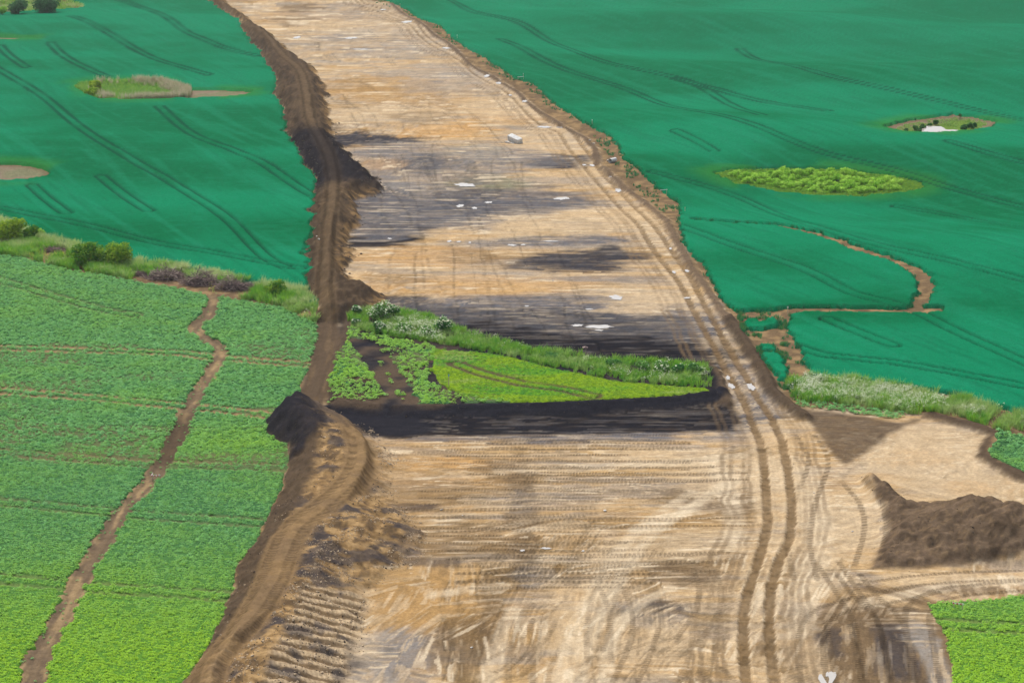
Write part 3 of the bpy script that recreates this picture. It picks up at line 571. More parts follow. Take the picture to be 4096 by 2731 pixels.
def relief(x, y, f):
    z = base_height(x, y)
    isl = f['island'] + (f['n1'] - .5) * .5
    z = z + 0.75 * sstep(-.5, .45, isl)
    b = f['bank_lump']
    top = 2.2 + 0.6 * np.sin(y / 21.0) + 2.2 * (fbm(x / 4, y / 7, 35, 3) - .5) * sstep(1.2, 2.2, np.abs(f['up_lat']))
    top = top * sstep(228, 242, y)
    z = z + np.minimum(np.maximum(b, 0) * .72, top) + sstep(.2, .8, b) * sstep(1.0, 2.0, np.abs(f['up_lat'])) * (fbm(x / 1.4, y / 2.2, 33, 3) - .5) * .9 * sstep(228, 236, y)
    b = f['bank_lower'] + (f['n1'] - .5) * .9
    latv = f['bank_lower']
    top = (2.0 + .5 * (f['n2'] - .5))
    rough = 1.0 - sstep(1.3, 2.2, np.abs(f['low_lat']))
    slope = .68 - .36 * sstep(.3, 1.6, f['low_lat'])
    bl = np.minimum(np.maximum(b, 0) * slope, top)
    z = z + bl + (1 - rough) * sstep(.1, .8, b) * (fbm(x / 1.6, y / 1.6, 31, 3) - .5) * .7
    z = z + np.maximum(0, np.minimum((f['black_heap'] + (f['n1'] - .5) * .5) * .35, .7))
    h = f['soil_heap'] + (f['n2'] - .5) * 1.6
    cone = np.zeros(x.shape)
    for px, py, ph, sl in CONES:
        r = rows(y, py - 9, py + 9)
        d = np.hypot(x[r] - px, y[r] - py) * (1 + .35 * (f['n2'][r] - .5)) + (f['n1'][r] - .5) * .7
        cone[r] = np.maximum(cone[r], ph * .92 * np.exp(-(np.maximum(d, 0) * sl * .95 / ph) ** 2))
    z = z + cone * sstep(-1.2, .3, np.maximum(f['soil_heap'], np.maximum(f['black_heap'], f['bank_lower'])))
    z = z + sstep(0, .8, h) * (fbm(x / .9, y / .9, 79, 3) - .5) * .8
    z = z + np.clip(h * .5, 0, .55) * (.6 + .8 * fbm(x / 1.5, y / 1.5, 77, 2))
    z = z + .75 * sstep(1.3, .1, f['berm_right'] + (f['n1'] - .5) * .9)
    z = z + .35 * sstep(1.4, .2, f['berm_right_far'] + (f['n1'] - .5) * .9)
    z = z + .35 * sstep(1.2, .2, f['berm_right_mid'] + (f['n1'] - .5) * .9)
    z = z + .5 * sstep(1.2, .2, f['berm_island_e'] + (f['n1'] - .5) * .9)
    z = z + .5 * sstep(1.3, .1, f['berm_island_s'] + (f['n1'] - .5) * 1.1) * (.6 + .8 * f['n2'])
    z = z + .45 * sstep(1.5, .2, f['brown_rim'] + (f['n1'] - .5) * .9)
    for k in ('haul_l', 'haul_r'):
        d = np.abs(f[k]) + (f['n1'] - .5) * .25
        z = z - .12 * sstep(.55, .35, d) + .07 * np.exp(-((d - .68) / .16) ** 2)
        z = z - .03 * sstep(.5, .4, d) * (0.5 + .5 * np.sin(2 * math.pi * f['haul_s'] / .4))
    for k in ('up_lat', 'low_lat'):
        for c in (-.95, .95):
            z = z - .1 * sstep(.5, .2, np.abs(f[k] - c))
    z = z - .1 * sstep(1.0, .4, np.abs(f['path']))
    bz = sstep(-.2, 1.0, f['bench'] + (f['n2'] - .5) * 1.5)
    ph = ((y - .14 * x + (f['n1'] - .5) * .7 + (f['n2'] - .5) * 1.4) / 1.45) % 1.0
    z = z + bz * (.2 * sstep(.0, .25, ph) * sstep(1.0, .7, ph) - .1)
    z = z - .06 * f['pressed'] + .10 * f['tread'] - .07 * f['line']
    z = z - .5 * sstep(0, 5, f['pond_left']) - .9 * sstep(0, 7, f['pond_right']) - .3 * sstep(0, 5, f['bare_left_a'])
    z = z + (f['n1'] - .5) * .07 + (f['n2'] - .5) * .10
    for px, py, rx, ry in PUDDLES:
        r = rows(y, py - ry * 2.2 - .6, py + ry * 2.2 + .6)
        k = np.nonzero(np.abs(x[r] - px) < rx * 2.2 + .6)[0] + r.start
        if k.size:
            r = np.hypot((x[k] - px) / (rx + .25), (y[k] - py) / (ry + .25))
            w = sstep(1.7, 1.05, r)
            z[k] = z[k] * (1 - w) + (puddle_level(px, py) - .05) * w
    return z

def ground_z(x, y):
    x = np.atleast_1d(np.asarray(x, float)); y = np.atleast_1d(np.asarray(y, float))
    return relief(x, y, fields(x, y))

def C(*v):
    return np.array(v, float)
_SOIL = {'pale': C(.49, .385, .262), 'tan': C(.39, .268, .138), 'ochre': C(.34, .215, .095), 'orange': C(.47, .285, .12), 'grey': C(.27, .25, .235),
        'slate': C(.13, .128, .140), 'dark': C(.045, .044, .052), 'black': C(.015, .015, .020), 'brown': C(.168, .114, .064), 'chalk': C(.62, .53, .405),
        'topsoil': C(.090, .063, .041), 'olive': C(.22, .21, .135), 'moss': C(.10, .17, .03)}

SOIL = {k: v * (C(.96, .93, .86) if v.mean() > .2 else .85) for k, v in _SOIL.items()}

def mix(c, w, col):
    return c + (col - c) * w[:, None]

_cr = random.Random(21)
PATCH_AT, PATCH_ANG, PATCH_LUM, PATCH_HUE = [], [], [], []
for k in range(60):                                            # lower site: rows of passes, then turning ground near the camera
    cx_, cy_ = _cr.uniform(-14, 27), _cr.uniform(168, 213)
    PATCH_AT.append((cx_, cy_, _cr.uniform(5, 11), _cr.uniform(1.6, 3.2)))
    PATCH_ANG.append(_cr.choice((0, 0, 0, .05, -.06, .25, .4)) + _cr.gauss(0, .04))
for k in range(40):
    PATCH_AT.append((_cr.uniform(-13, 24), _cr.uniform(138, 172), _cr.uniform(2.5, 5), _cr.uniform(3, 8)))
    PATCH_ANG.append(_cr.choice((0, .05, 1.3, 1.45, 1.5, 1.15, .7, -.4)) + _cr.gauss(0, .08))
for k in range(45):
    PATCH_AT.append((_cr.uniform(24, 60), _cr.uniform(140, 215), _cr.uniform(3, 7), _cr.uniform(2.5, 6)))
    PATCH_ANG.append(_cr.choice((0, .1, 1.4, 1.6, .8, -.5, -.9)) + _cr.gauss(0, .1))
for k in range(120):
    yy_ = _cr.uniform(213, 640)
    PATCH_AT.append((float(np.interp(yy_, [120, 160, 200, 240, 300, 400, 520, 660, 2000], AXIS)) + _cr.uniform(-22, 20), yy_, _cr.uniform(6, 15), _cr.uniform(2.5, 7) * (1 + (yy_ - 213) / 250)))
    PATCH_ANG.append(_cr.choice((0, 0, 0, .06, -.06, .12, 1.35)) + _cr.gauss(0, .05))
PATCH_ANG = np.array(PATCH_ANG)
PATCH_LUM = np.array([_cr.uniform(.72, 1.2) for _ in PATCH_AT])
PATCH_HUE = np.array([_cr.choice((0, 0, 0, .35, .6, -.35, -.6, .2) if p[1] < 300 else (0, 0, .3, .5, -.4, -.7, -.9, -.5)) for p in PATCH_AT])  # far patches lean to grey: haze put into the soil colour

def work_patches(x, y, f):
    """Which working patch (one machine, one direction) each point belongs to."""
    wx = x + (f['n2'] - .5) * 4 + (f['n1'] - .5) * 1.2; wy = y + (fbm(x / 6, y / 3, 301, 3) - .5) * 5
    best = np.full(x.shape, 1e9); cell = np.zeros(x.shape, int)
    for i, (px, py, rx, ry) in enumerate(PATCH_AT):
        r = rows(y, py - ry * 6, py + ry * 6)
        if r.stop <= r.start:
            continue
        d = ((wx[r] - px) / rx) ** 2 + ((wy[r] - py) / ry) ** 2
        u = d < best[r]
        best[r] = np.where(u, d, best[r]); cell[r] = np.where(u, i, cell[r])
    return cell, best

def soil_colour(x, y, f, z):
    fine = sstep(420, 230, y)
    lod = np.clip(y / 190.0, 1, 3)                              # grain of the ground the survey can still tell apart
    cell, edge = work_patches(x, y, f)
    ca, sa = np.cos(PATCH_ANG)[cell], np.sin(PATCH_ANG)[cell]
    xo, yo = x + cell * 7.3, y + cell * 3.1
    u = xo * ca + yo * sa; v = -xo * sa + yo * ca
    s1 = fbm(u / 13.0, v / 1.7, 41, 3)
    s2 = fbm(u / 4.0, v / .55, 47, 3)
    s3 = fbm(x / 9.0, y / 3.2, 53, 3)
    s4 = fbm(u / 1.1, v / .45, 59, 2)
    s5 = fbm(u / (2.6 * lod), v / (.30 * lod * lod), 65, 3)
    s6 = fbm(u / (5.0 * lod), v / (.42 * lod * lod), 67, 3)
    s7 = fbm(x / (.8 * lod), y / (.6 * lod * lod), 69, 3)
    crisp = lambda n, t, w=.035: sstep(t - w, t + w, n)
    c = np.repeat(SOIL['tan'][None, :], x.size, 0)
    hue = PATCH_HUE[cell]
    c = mix(c, np.clip(hue, 0, 1) * .8, SOIL['ochre'] * .6 + SOIL['orange'] * .3)
    c = mix(c, np.clip(-hue, 0, 1) * .7, SOIL['grey'] * .5 + SOIL['pale'] * .5)
    c = c * PATCH_LUM[cell][:, None]
    c = mix(c, sstep(.38, .68, s1 * .6 + s3 * .4) * (.45 + .3 * sstep(200, 260, y)), SOIL['pale'])
    c = mix(c, sstep(.50, .70, s3) * .5, SOIL['orange'] * .5 + SOIL['tan'] * .5)
    c = mix(c, crisp(fbm(x / 10., y / 2.2, 61, 4), .56, .08) * .55, SOIL['grey'])
    wob = (s1 - .5) * 1.1 + (s2 - .5) * (.8 - .4 * sstep(210, 250, y)) + (s3 - .5) * .7 + (fbm(x / 5, y / 4, 313, 3) - .5) * .8
    for bx, by, rx, ry, kind, st in PATCHES:
        r = rows(y, by - ry * 1.9, by + ry * 1.9)
        k = np.nonzero(np.abs(x[r] - bx) < rx * 1.7)[0] + r.start
        if k.size:
            r = np.hypot((x[k] - bx) / rx, (y[k] - by) / ry) + wob[k]
            w = min(1, st * 1.2) * sstep(1.5, .75, r) * (.84 + .35 * s4[k])
            c[k] = mix(c[k], np.clip(w, 0, 1), SOIL[kind])
    c = mix(c, sstep(-2.5, 1.5, f['grey_zone'] + .5 + (s1 - .5) * 9 + (s3 - .5) * 6) * .85, SOIL['slate'] * .9)
    c = mix(c, sstep(-2.5, 1.5, f['grey_zone_b'] + (s1 - .5) * 10 + (s3 - .5) * 8) * .55, SOIL['slate'] * .8 + SOIL['grey'] * .3)
    c = mix(c, sstep(-.8, 1.0, f['slate_north'] + .5 + (s1 - .5) * 6 + (s2 - .5) * 4) * .85, SOIL['slate'] * .6)
    c = mix(c, sstep(-.6, .5, f['black_north'] + .5 + (s1 - .5) * 4 + (s2 - .5) * 2.5) * .96, SOIL['black'])
    c = mix(c, sstep(-.4, .5, f['black_band'] + .4 + (s1 - .5) * 1.6 + (s2 - .5) * 1.4) * .97, SOIL['black'])
    lum = c.mean(1)
    lit = np.clip(lum / .18, .12, 1)
    farq = sstep(210, 250, y)
    c = mix(c, crisp(s6, .55) * (.5 - .18 * farq) * lit, SOIL['pale'] * 1.05)
    c = mix(c, crisp(s6, .62) * .3 * (1 - lit), SOIL['slate'])
    busy = (.35 + .65 * sstep(.40, .62, fbm(x / 12, y / 7, 305, 3) + .16 * sstep(4, -6, x) + .10 * sstep(30, 34, x))) * (.55 + .45 * sstep(205, 240, y))
    c = mix(c, crisp(s5, .54) * (.42 - .18 * farq) * busy, c * .55)
    c = mix(c, crisp(s2, .58, .04) * (.5 - .2 * farq) * fine * busy, c * .5 + SOIL['brown'] * .15 * lit[:, None])
    c = mix(c, crisp(s7, .57) * .32, SOIL['ochre'] * .35 * lit[:, None] + c * .6)
    c = mix(c, (1 - crisp(s7, .38)) * .35, c * .65)
    c = mix(c, sstep(-2, -11, x) * sstep(212, 200, y) * sstep(168, 176, y) * .5 * (.4 + s2), SOIL['ochre'] * .5 + SOIL['brown'] * .5)
    c = c * (1 - .55 * f['line'])[:, None]
    for pts, w in LANES:
        lat, _s = line_dist(pts, x, y, w * 2)
        c = mix(c, sstep(w * 1.6, w * .5, np.abs(lat) + (f['n1'] - .5) * w) * (.12 + .6 * s6), SOIL['chalk'] * .92)
    c = mix(c, crisp(s6, .66) * crisp(f['n2'], .52, .1) * .6 * lit, SOIL['chalk'])
    # wheel and crawler marks
    c = mix(c, f['pressed'] * .42 * (.4 + .9 * busy), SOIL['brown'] * 1.25)
    c = c * (1 - .62 * f['tread'] * (0.6 + .8 * s4))[:, None]
    # the triangle of stripped topsoil, the pale pad
    c = mix(c, sstep(0, 1.2, f['pale_pad'] + (f['n2'] - .5) * 1.5) * .38, SOIL['pale'] * .85)
    c = mix(c, sstep(-.6, .8, f['brown_triangle'] + (f['n2'] - .5) * 2) * .95 * (.7 + .4 * s4), SOIL['topsoil'] * 1.05)
    c = mix(c, sstep(1.8, .6, f['brown_rim'] + (f['n1'] - .5)), SOIL['topsoil'])
    # haul road
    hl = np.abs(f['haul_l']); hr = np.abs(f['haul_r'])
    road = sstep(1.9, .9, np.minimum(hl, hr))
    c = mix(c, road * .5 * sstep(.3, .7, s4 * .5 + s3 * .5), SOIL['pale'] * .92)
    nearw = sstep(330, 230, y)
    for d in (hl, hr):
        e = sstep(.56, .34, d + (f['n1'] - .5) * .3 + (vnoise(x / .25, y / .25, 92) - .5) * .22) * (.65 + .5 * f['n2'])
        e = np.clip(e, 0, 1)
        ccol = SOIL['brown'] * .45 + SOIL['ochre'] * .25
        c = mix(c, e * (.62 + .28 * nearw), ccol)
        c = c * (1 - .3 * e * sstep(.5, .8, vnoise(x / .5, y / .5, 91)))[:, None]
    for off in (-4.2, -3.4, -2.1, -1.5, 1.4, 2.0, 2.7, 3.4):
        e = sstep(.35, .12, np.abs(f['haul_l'] * (1 if off < 0 else 0) + f['haul_r'] * (0 if off < 0 else 1) - off + (f['n2'] - .5) * 1.2))
        c = mix(c, e * (.3 + .25 * sstep(.45, .6, f['n2'])), SOIL['brown'])
    # loose dark edges and berms
    for k, col, m in (('berm_right', SOIL['topsoil'] * .75, 1.5), ('berm_right_mid', SOIL['topsoil'] * 1.5, 1.0), ('berm_right_far', SOIL['topsoil'] * 1.3, 1.0), ('berm_island_e', SOIL['topsoil'], 1.3)):
        c = mix(c, sstep(m, m * .35, f[k] + (f['n1'] - .5) * .8) * .92, col)
    # upper bank
    bu = f['bank_lump']
    wb = sstep(-.2, .5, bu)
    blk = sstep(338, 350, y) * sstep(408, 392, y) * .9 + .65 * sstep(228, 232, y) * sstep(262, 250, y)
    col = mix(np.repeat((SOIL['topsoil'] * 1.0)[None, :], x.size, 0), np.clip(blk, 0, 1), SOIL['black'] * 1.15)
    col = col * (.5 + 1.0 * fbm(x / .7, y / 2.5, 81, 3))[:, None]
    slump = fbm((x + .6 * y) / .8, (y - .3 * x) / 5.0, 82, 2)
    col = mix(col, sstep(.55, .7, slump) * .4 * (1 - blk), SOIL['brown'] * 1.3)
    lx = x - axis_x(y)
    col = mix(col, sstep(2.3, .9, np.abs(f['up_lat'])) * .55 * (1 - .8 * blk), SOIL['brown'] * 1.1)
    for cc in (-.95, .95):
        col = col * (1 - .4 * sstep(.45, .2, np.abs(f['up_lat'] - cc + (f['n2'] - .5) * .4)))[:, None]
    col = col * .8
    toe = sstep(2.6, .6, bu) * sstep(0, 1.2, f['up_lat'])
    col = mix(col, toe * .55 * sstep(.4, .6, fbm(x / 3, y / 1.0, 83, 3)) * (1 - blk), SOIL['ochre'])
    c = c + (col - c) * wb[:, None]
    # lower bank
    bl = f['bank_lower'] + (f['n1'] - .5) * .9
    wl = sstep(-.2, .5, bl)
    rub = fbm(x / .8, y / .8, 87, 3)
    col = np.repeat((SOIL['ochre'] * .5 + SOIL['brown'] * .35)[None, :], x.size, 0)
    col = mix(col, crisp(rub, .58, .05) * .6, SOIL['tan'])
    col = mix(col, (1 - crisp(rub, .42, .06)) * .7, SOIL['topsoil'])
    col = mix(col, crisp(fbm(x / 3.1, y / 2.1, 89, 4), .57, .05) * .75, SOIL['dark'])
    left_face = sstep(4.2, 2.8, bl) * sstep(0, -1.2, f['low_lat'])
    col = mix(col, left_face * .95, SOIL['topsoil'] * .95)
    col = mix(col, sstep(2.3, 1.5, np.abs(f['low_lat']) + (f['n1'] - .5) * .6) * .8, SOIL['brown'] * .75 + SOIL['ochre'] * .25)
    tread = sstep(.55, .4, np.minimum(np.abs(f['low_lat'] - .95), np.abs(f['low_lat'] + .95)))
    col = col * (1 - tread * .35 * (0.5 + .5 * np.sin(2 * math.pi * f['low_s'] / .36)))[:, None]
    col = mix(col, sstep(205, 213, y) * .6, SOIL['dark'])
    wl = np.where(f['low_lat'] > 0, sstep(-.2, 2.2, f['bank_lower'] + (f['n1'] - .5) * 2.4 + (f['n2'] - .5) * 2), wl)
    c = c + (col - c) * (wl * (1 - .75 * sstep(3.5, 1.5, bl) * sstep(0, 1.5, f['low_lat']) * sstep(168, 160, y)))[:, None]
    c = mix(c, sstep(-.5, .5, f['black_heap'] + (f['n1'] - .5) * 1.4 + (f['n2'] - .5) * 2.4) * (.66 + .4 * fbm(x / .5, y / .5, 309, 3)), SOIL['black'] * 1.3)
    c = mix(c, sstep(-.5, .5, f['black_spill'] + (f['n1'] - .5) * 1.2 + (f['n2'] - .5) * 1.5) * .9, SOIL['black'] * 1.2)
    bz = sstep(-.2, 1.0, f['bench'] + (f['n2'] - .5) * 1.5)
    ph = ((y - .14 * x + (f['n1'] - .5) * .7 + (f['n2'] - .5) * 1.4) / 1.45) % 1.0
    bar_ = sstep(.2, .35, ph) * sstep(.95, .75, ph)
    col = mix(np.repeat((SOIL['brown'] * 1.1)[None, :], x.size, 0), bar_ * (.55 + .45 * np.sin((x + .3 * y) * 2 * math.pi / .42) * .6 + .2), SOIL['pale'] * .95)
    col = mix(col, sstep(.55, .7, fbm(x / 2, y / 2, 311, 3)) * .7, SOIL['dark'] * 1.3)
    c = c + (col - c) * (bz * .85)[:, None]
    c = mix(c, sstep(1.6, .5, f['berm_island_s'] + (f['n1'] - .5) * .9), SOIL['black'] * 1.25)
    # brown heap
    hh = sstep(-.3, .5, f['soil_heap'] + (f['n2'] - .5) * 1.6)
    col = np.repeat((SOIL['topsoil'] * 1.35)[None, :], x.size, 0) * (.35 + 1.3 * fbm(x / 1.0, y / 1.0, 93, 3))[:, None]
    col = mix(col, crisp(fbm(x / .5, y / .5, 95, 2), .66) * .5, SOIL['brown'] * 1.2)
    c = c + (col - c) * hh[:, None]
    # island: peaty soil under the crop and the scarp
    ii = sstep(-1.3, -.2, f['island'] + (f['n1'] - .5) * .6)
    c = mix(c, ii * .95, SOIL['black'] * 1.25)
    c = mix(c, ii * sstep(-5, -9, x) * crisp(f['n2'], .48, .12) * .8, SOIL['topsoil'] * 1.2)
    # farm soil off the strip
    ed = sdist(SITE, x, y, 8) + (f['n1'] - .5) * 1.0
    off = sstep(.3, -.6, ed)
    fc = np.repeat((SOIL['brown'] * .95)[None, :], x.size, 0) * (.8 + .4 * fbm(x / 2, y / 2, 97, 3))[:, None]
    fc = mix(fc, sstep(.45, .65, fbm(x / 1.5, y / 1.5, 99, 2)) * .4, SOIL['tan'])
    pw = sstep(1.5, .9, np.abs(f['path']) + (f['n1'] - .5) * .4)
    pc = mix(np.repeat((SOIL['brown'] * 1.05)[None, :], x.size, 0), crisp(fbm(x / 1.0, y / 3, 101, 3), .55, .08) * .75, SOIL['tan'] * .8)
    pc = mix(pc, sstep(.35, .15, np.abs(np.abs(f['path']) - .55)) * .35, SOIL['topsoil'])
    pc = pc * C(.95, 1.0, 1.1)[None, :]
    dk = sstep(197, 202, y) * sstep(222, 212, y)
    pc = mix(pc, dk * .8, SOIL['topsoil'] * .8)
    fc = fc + (pc - fc) * pw[:, None]
    c = c + (fc - c) * (off * (1 - ii) * (1 - wb * sstep(230, 236, y)))[:, None]
    ww = sstep(2.6, 1.3, np.abs(f['up_lat']) + (f['n2'] - .5) * 1.2) * sstep(206, 211, y) * sstep(266, 258, y) * (1 - sstep(.2, .8, bu) * sstep(236, 240, y))
    wc = mix(np.repeat((SOIL['topsoil'] * 1.1)[None, :], x.size, 0), sstep(.45, .7, fbm(x / .7, y / 6, 107, 3)) * .6, SOIL['brown'] * .9)
    c = c + (wc - c) * ww[:, None]
    # pond beds and drowned patches of the fields
    for k in ('bare_left_a', 'bare_left_b', 'pond_left_tail', 'pond_right'):
        m = f[k]
        n = fbm(x / 5, y / 9, 103, 3)
        pc = mix(np.repeat((SOIL['brown'] * .8 + SOIL['grey'] * .3)[None, :], x.size, 0), sstep(.45, .65, n) * .6, SOIL['moss'] * .6 + SOIL['grey'] * .3)
        pc = mix(pc, sstep(2.5, .3, m) * .7, SOIL['brown'] * .9)
        if k == 'pond_right':
            pc = mix(pc, sstep(2.5, 4.5, m + (n - .5) * 4), SOIL['moss'] * 1.2)
        c = c + (pc - c) * sstep(-.5, .3, m)[:, None]
    for k in ('pond_left', 'willow_patch'):
        c = mix(c, sstep(-.5, .3, f[k]), SOIL['moss'] * .8)
    return np.clip(c * (.86 + .28 * s4)[:, None], .01, .9)

SITE = (LAYOUT['site_left_edge'] +
        [(LAYOUT['bean_right'][-5][0], 118.0), LAYOUT['bean_right'][-4], LAYOUT['bean_right'][-1], LAYOUT['bean_right'][0], LAYOUT['bean_right'][2], (95.0, 178.0), (95.0, 205.0)] +
        [LAYOUT['bean_right_small'][5], LAYOUT['bean_right_small'][4], LAYOUT['bean_right_small'][2]] + LAYOUT['brown_triangle'][3:4] + LAYOUT['brown_triangle'][:1] +
        [(p[0] + .8, p[1]) for p in LAYOUT['berm_right'][::-1]] + [(p[0] + .8, p[1]) for p in LAYOUT['berm_right_mid'][::-1]] + [(p[0] + .8, p[1]) for p in LAYOUT['berm_right_far'][::-1]])

# ---------------------------------------------------------------- materials
def new_mat(name, rough=.9):
    m = bpy.data.materials.new(name)
    m.use_nodes = True
    nt = m.node_tree
    p = nt.nodes['Principled BSDF']
    p.inputs['Roughness'].default_value = rough
    p.inputs['Specular IOR Level'].default_value = .05
    return m, nt, p

def N(nt, kind, **kw):
    n = nt.nodes.new('ShaderNode' + kind)
    for k, v in kw.items():
        setattr(n, k, v)
    return n

def attr_mat(name, attr, scales, amount, bump, bump_scale, rough=.95):
    """Colour attribute of the surface, broken up by noise in metres, with fine relief."""
    m, nt, p = new_mat(name, rough)
    a = N(nt, 'Attribute', attribute_name=attr)
    g = N(nt, 'NewGeometry')
    last = a.outputs['Color']
    for sc, am in zip(scales, amount):
        t = N(nt, 'TexNoise'); t.inputs['Scale'].default_value = sc; t.inputs['Detail'].default_value = 3
        nt.links.new(g.outputs['Position'], t.inputs['Vector'])
        mr = N(nt, 'MapRange'); mr.inputs['From Min'].default_value = .28; mr.inputs['From Max'].default_value = .72
        mr.inputs['To Min'].default_value = 1 - am; mr.inputs['To Max'].default_value = 1 + am
        nt.links.new(t.outputs['Fac'], mr.inputs['Value'])
        mx = N(nt, 'MixRGB', blend_type='MULTIPLY'); mx.inputs['Fac'].default_value = 1
        nt.links.new(last, mx.inputs['Color1']); nt.links.new(mr.outputs[0], mx.inputs['Color2'])
        last = mx.outputs[0]
    p.inputs['Specular IOR Level'].default_value = 0
    nt.links.new(last, p.inputs['Base Color'])
    t = N(nt, 'TexNoise'); t.inputs['Scale'].default_value = bump_scale; t.inputs['Detail'].default_value = 4
    nt.links.new(g.outputs['Position'], t.inputs['Vector'])
    b = N(nt, 'Bump'); b.inputs['Strength'].default_value = .8; b.inputs['Distance'].default_value = bump
    nt.links.new(t.outputs['Fac'], b.inputs['Height']); nt.links.new(b.outputs[0], p.inputs['Normal'])
    return m

def leaf_mat(name, c1, c2, c3=None, attr=None, rough=.6, trans=.25):
    """Leaf green varying from clump to clump; a tint of the plant shifts it."""
    m, nt, p = new_mat(name, rough)
    g = N(nt, 'NewGeometry'); oi = N(nt, 'ObjectInfo')
    t = N(nt, 'TexNoise'); t.inputs['Scale'].default_value = 1.6; t.inputs['Detail'].default_value = 3
    nt.links.new(g.outputs['Position'], t.inputs['Vector'])
    ad = N(nt, 'Math', operation='ADD'); sb = N(nt, 'Math', operation='MULTIPLY_ADD')
    nt.links.new(oi.outputs['Random'], sb.inputs[0]); sb.inputs[1].default_value = .35; sb.inputs[2].default_value = -.17
    nt.links.new(t.outputs['Fac'], ad.inputs[0]); nt.links.new(sb.outputs[0], ad.inputs[1])
    r = N(nt, 'ValToRGB'); r.color_ramp.elements[0].position = .3; r.color_ramp.elements[1].position = .72
    r.color_ramp.elements[0].color = (*c1, 1); r.color_ramp.elements[1].color = (*c2, 1)
    nt.links.new(ad.outputs[0], r.inputs['Fac'])
    last = r.outputs[0]
    if c3 is not None and attr:
        a = N(nt, 'Attribute', attribute_name=attr, attribute_type='INSTANCER')
        mx = N(nt, 'MixRGB'); nt.links.new(a.outputs['Fac'], mx.inputs['Fac'])
        nt.links.new(last, mx.inputs['Color1']); mx.inputs['Color2'].default_value = (*c3, 1)
        last = mx.outputs[0]
    nt.links.new(last, p.inputs['Base Color'])
    tr_ = N(nt, 'BsdfTranslucent'); ms = N(nt, 'MixShader'); ms.inputs['Fac'].default_value = .38
    out = nt.nodes['Material Output']
    nt.links.new(last, tr_.inputs['Color']); nt.links.new(p.outputs[0], ms.inputs[1]); nt.links.new(tr_.outputs[0], ms.inputs[2])
    nt.links.new(ms.outputs[0], out.inputs['Surface'])
    return m

def plain_mat(name, col, rough=.8, var=.2, scale=6):
    m, nt, p = new_mat(name, rough)
    g = N(nt, 'TexCoord'); t = N(nt, 'TexNoise'); t.inputs['Scale'].default_value = scale; t.inputs['Detail'].default_value = 4
    nt.links.new(g.outputs['Object'], t.inputs['Vector'])
    r = N(nt, 'ValToRGB'); r.color_ramp.elements[0].position = .3; r.color_ramp.elements[1].position = .7
    r.color_ramp.elements[0].color = (*[v * (1 - var) for v in col], 1); r.color_ramp.elements[1].color = (*[min(1, v * (1 + var)) for v in col], 1)
    nt.links.new(t.outputs['Fac'], r.inputs['Fac']); nt.links.new(r.outputs[0], p.inputs['Base Color'])
    return m

MAT = {}
MAT['soil'] = attr_mat('soil', 'soil', (8.0, 3.0, .8), (.12, .15, .10), .06, 5.0)
MAT['wheat'] = attr_mat('wheat_crop', 'tint', (6.0, 1.3), (.22, .08), .22, 5.5, .8)
MAT['bean_under'] = attr_mat('bean_under', 'tint', (6, 1.5), (.3, .1), .15, 6, .8)
MAT['far_field'] = plain_mat('far_field', (.02, .16, .095), .9, .15, .05)
wm, wnt, wp = new_mat('puddle_water', .03)
wp.inputs['Base Color'].default_value = (.40, .37, .33, 1)
wp.inputs['Specular IOR Level'].default_value = 1.0
wp.inputs['IOR'].default_value = 1.6
MAT['water'] = wm
MAT['bean'] = leaf_mat('bean_leaf', (.14, .40, .13), (.27, .60, .25), (.42, .68, .05), 'tint')
MAT['clover'] = leaf_mat('clover_leaf', (.16, .33, .03), (.30, .46, .03), (.11, .36, .05), 'tint')
MAT['grass'] = leaf_mat('grass_blade', (.11, .36, .04), (.30, .52, .05), (.52, .60, .28), 'tint')
MAT['reed'] = leaf_mat('dry_reed', (.50, .43, .29), (.68, .60, .44), (.16, .34, .10), 'tint')
MAT['wheat_tuft'] = leaf_mat('wheat_tuft_leaf', (.004, .16, .065), (.015, .26, .12), (.14, .32, .08), 'tint')
MAT['bush'] = leaf_mat('bush_leaf', (.05, .21, .015), (.36, .50, .025))
MAT['bush_dark'] = leaf_mat('dark_bush_leaf', (.02, .12, .035), (.08, .24, .05))
MAT['willow'] = leaf_mat('willow_leaf', (.24, .52, .04), (.50, .76, .12))
MAT['tree_far'] = leaf_mat('tree_leaf', (.035, .15, .045), (.12, .28, .10))
MAT['elder'] = leaf_mat('elder_leaf', (.06, .22, .05), (.18, .38, .08))
MAT['umbel'] = plain_mat('white_flower', (.55, .60, .42), .8, .12, 9)
MAT['yellow'] = plain_mat('yellow_flower', (.55, .48, .05), .8, .15, 9)
MAT['bark'] = plain_mat('bark', (.10, .075, .055), .9, .35, 8)
MAT['branch_a'] = plain_mat('dead_branch', (.27, .20, .185), .85, .4, 3)
MAT['branch_b'] = plain_mat('pale_branch', (.50, .41, .34), .85, .3, 3)
MAT['branch_c'] = plain_mat('dark_branch', (.075, .055, .055), .9, .4, 3)
MAT['stone'] = plain_mat('pale_stone', (.50, .47, .43), .85, .25, 3)
MAT['stone_tan'] = plain_mat('tan_stone', (.40, .31, .21), .9, .3, 4)
MAT['concrete'] = plain_mat('concrete', (.58, .58, .56), .75, .2, 2)
MAT['clod_dark'] = plain_mat('dark_clod', (.07, .055, .043), .95, .35, 3)
MAT['wood_white'] = plain_mat('stake_wood', (.55, .46, .33), .8, .15, 5)
MAT['tape_red'] = plain_mat('red_paint', (.60, .06, .09), .6, .1, 5)
MAT['paint_white'] = plain_mat('white_paint', (.78, .78, .76), .6, .06, 5)
MAT['blue_paint'] = plain_mat('blue_paint', (.10, .30, .55), .6, .1, 5)

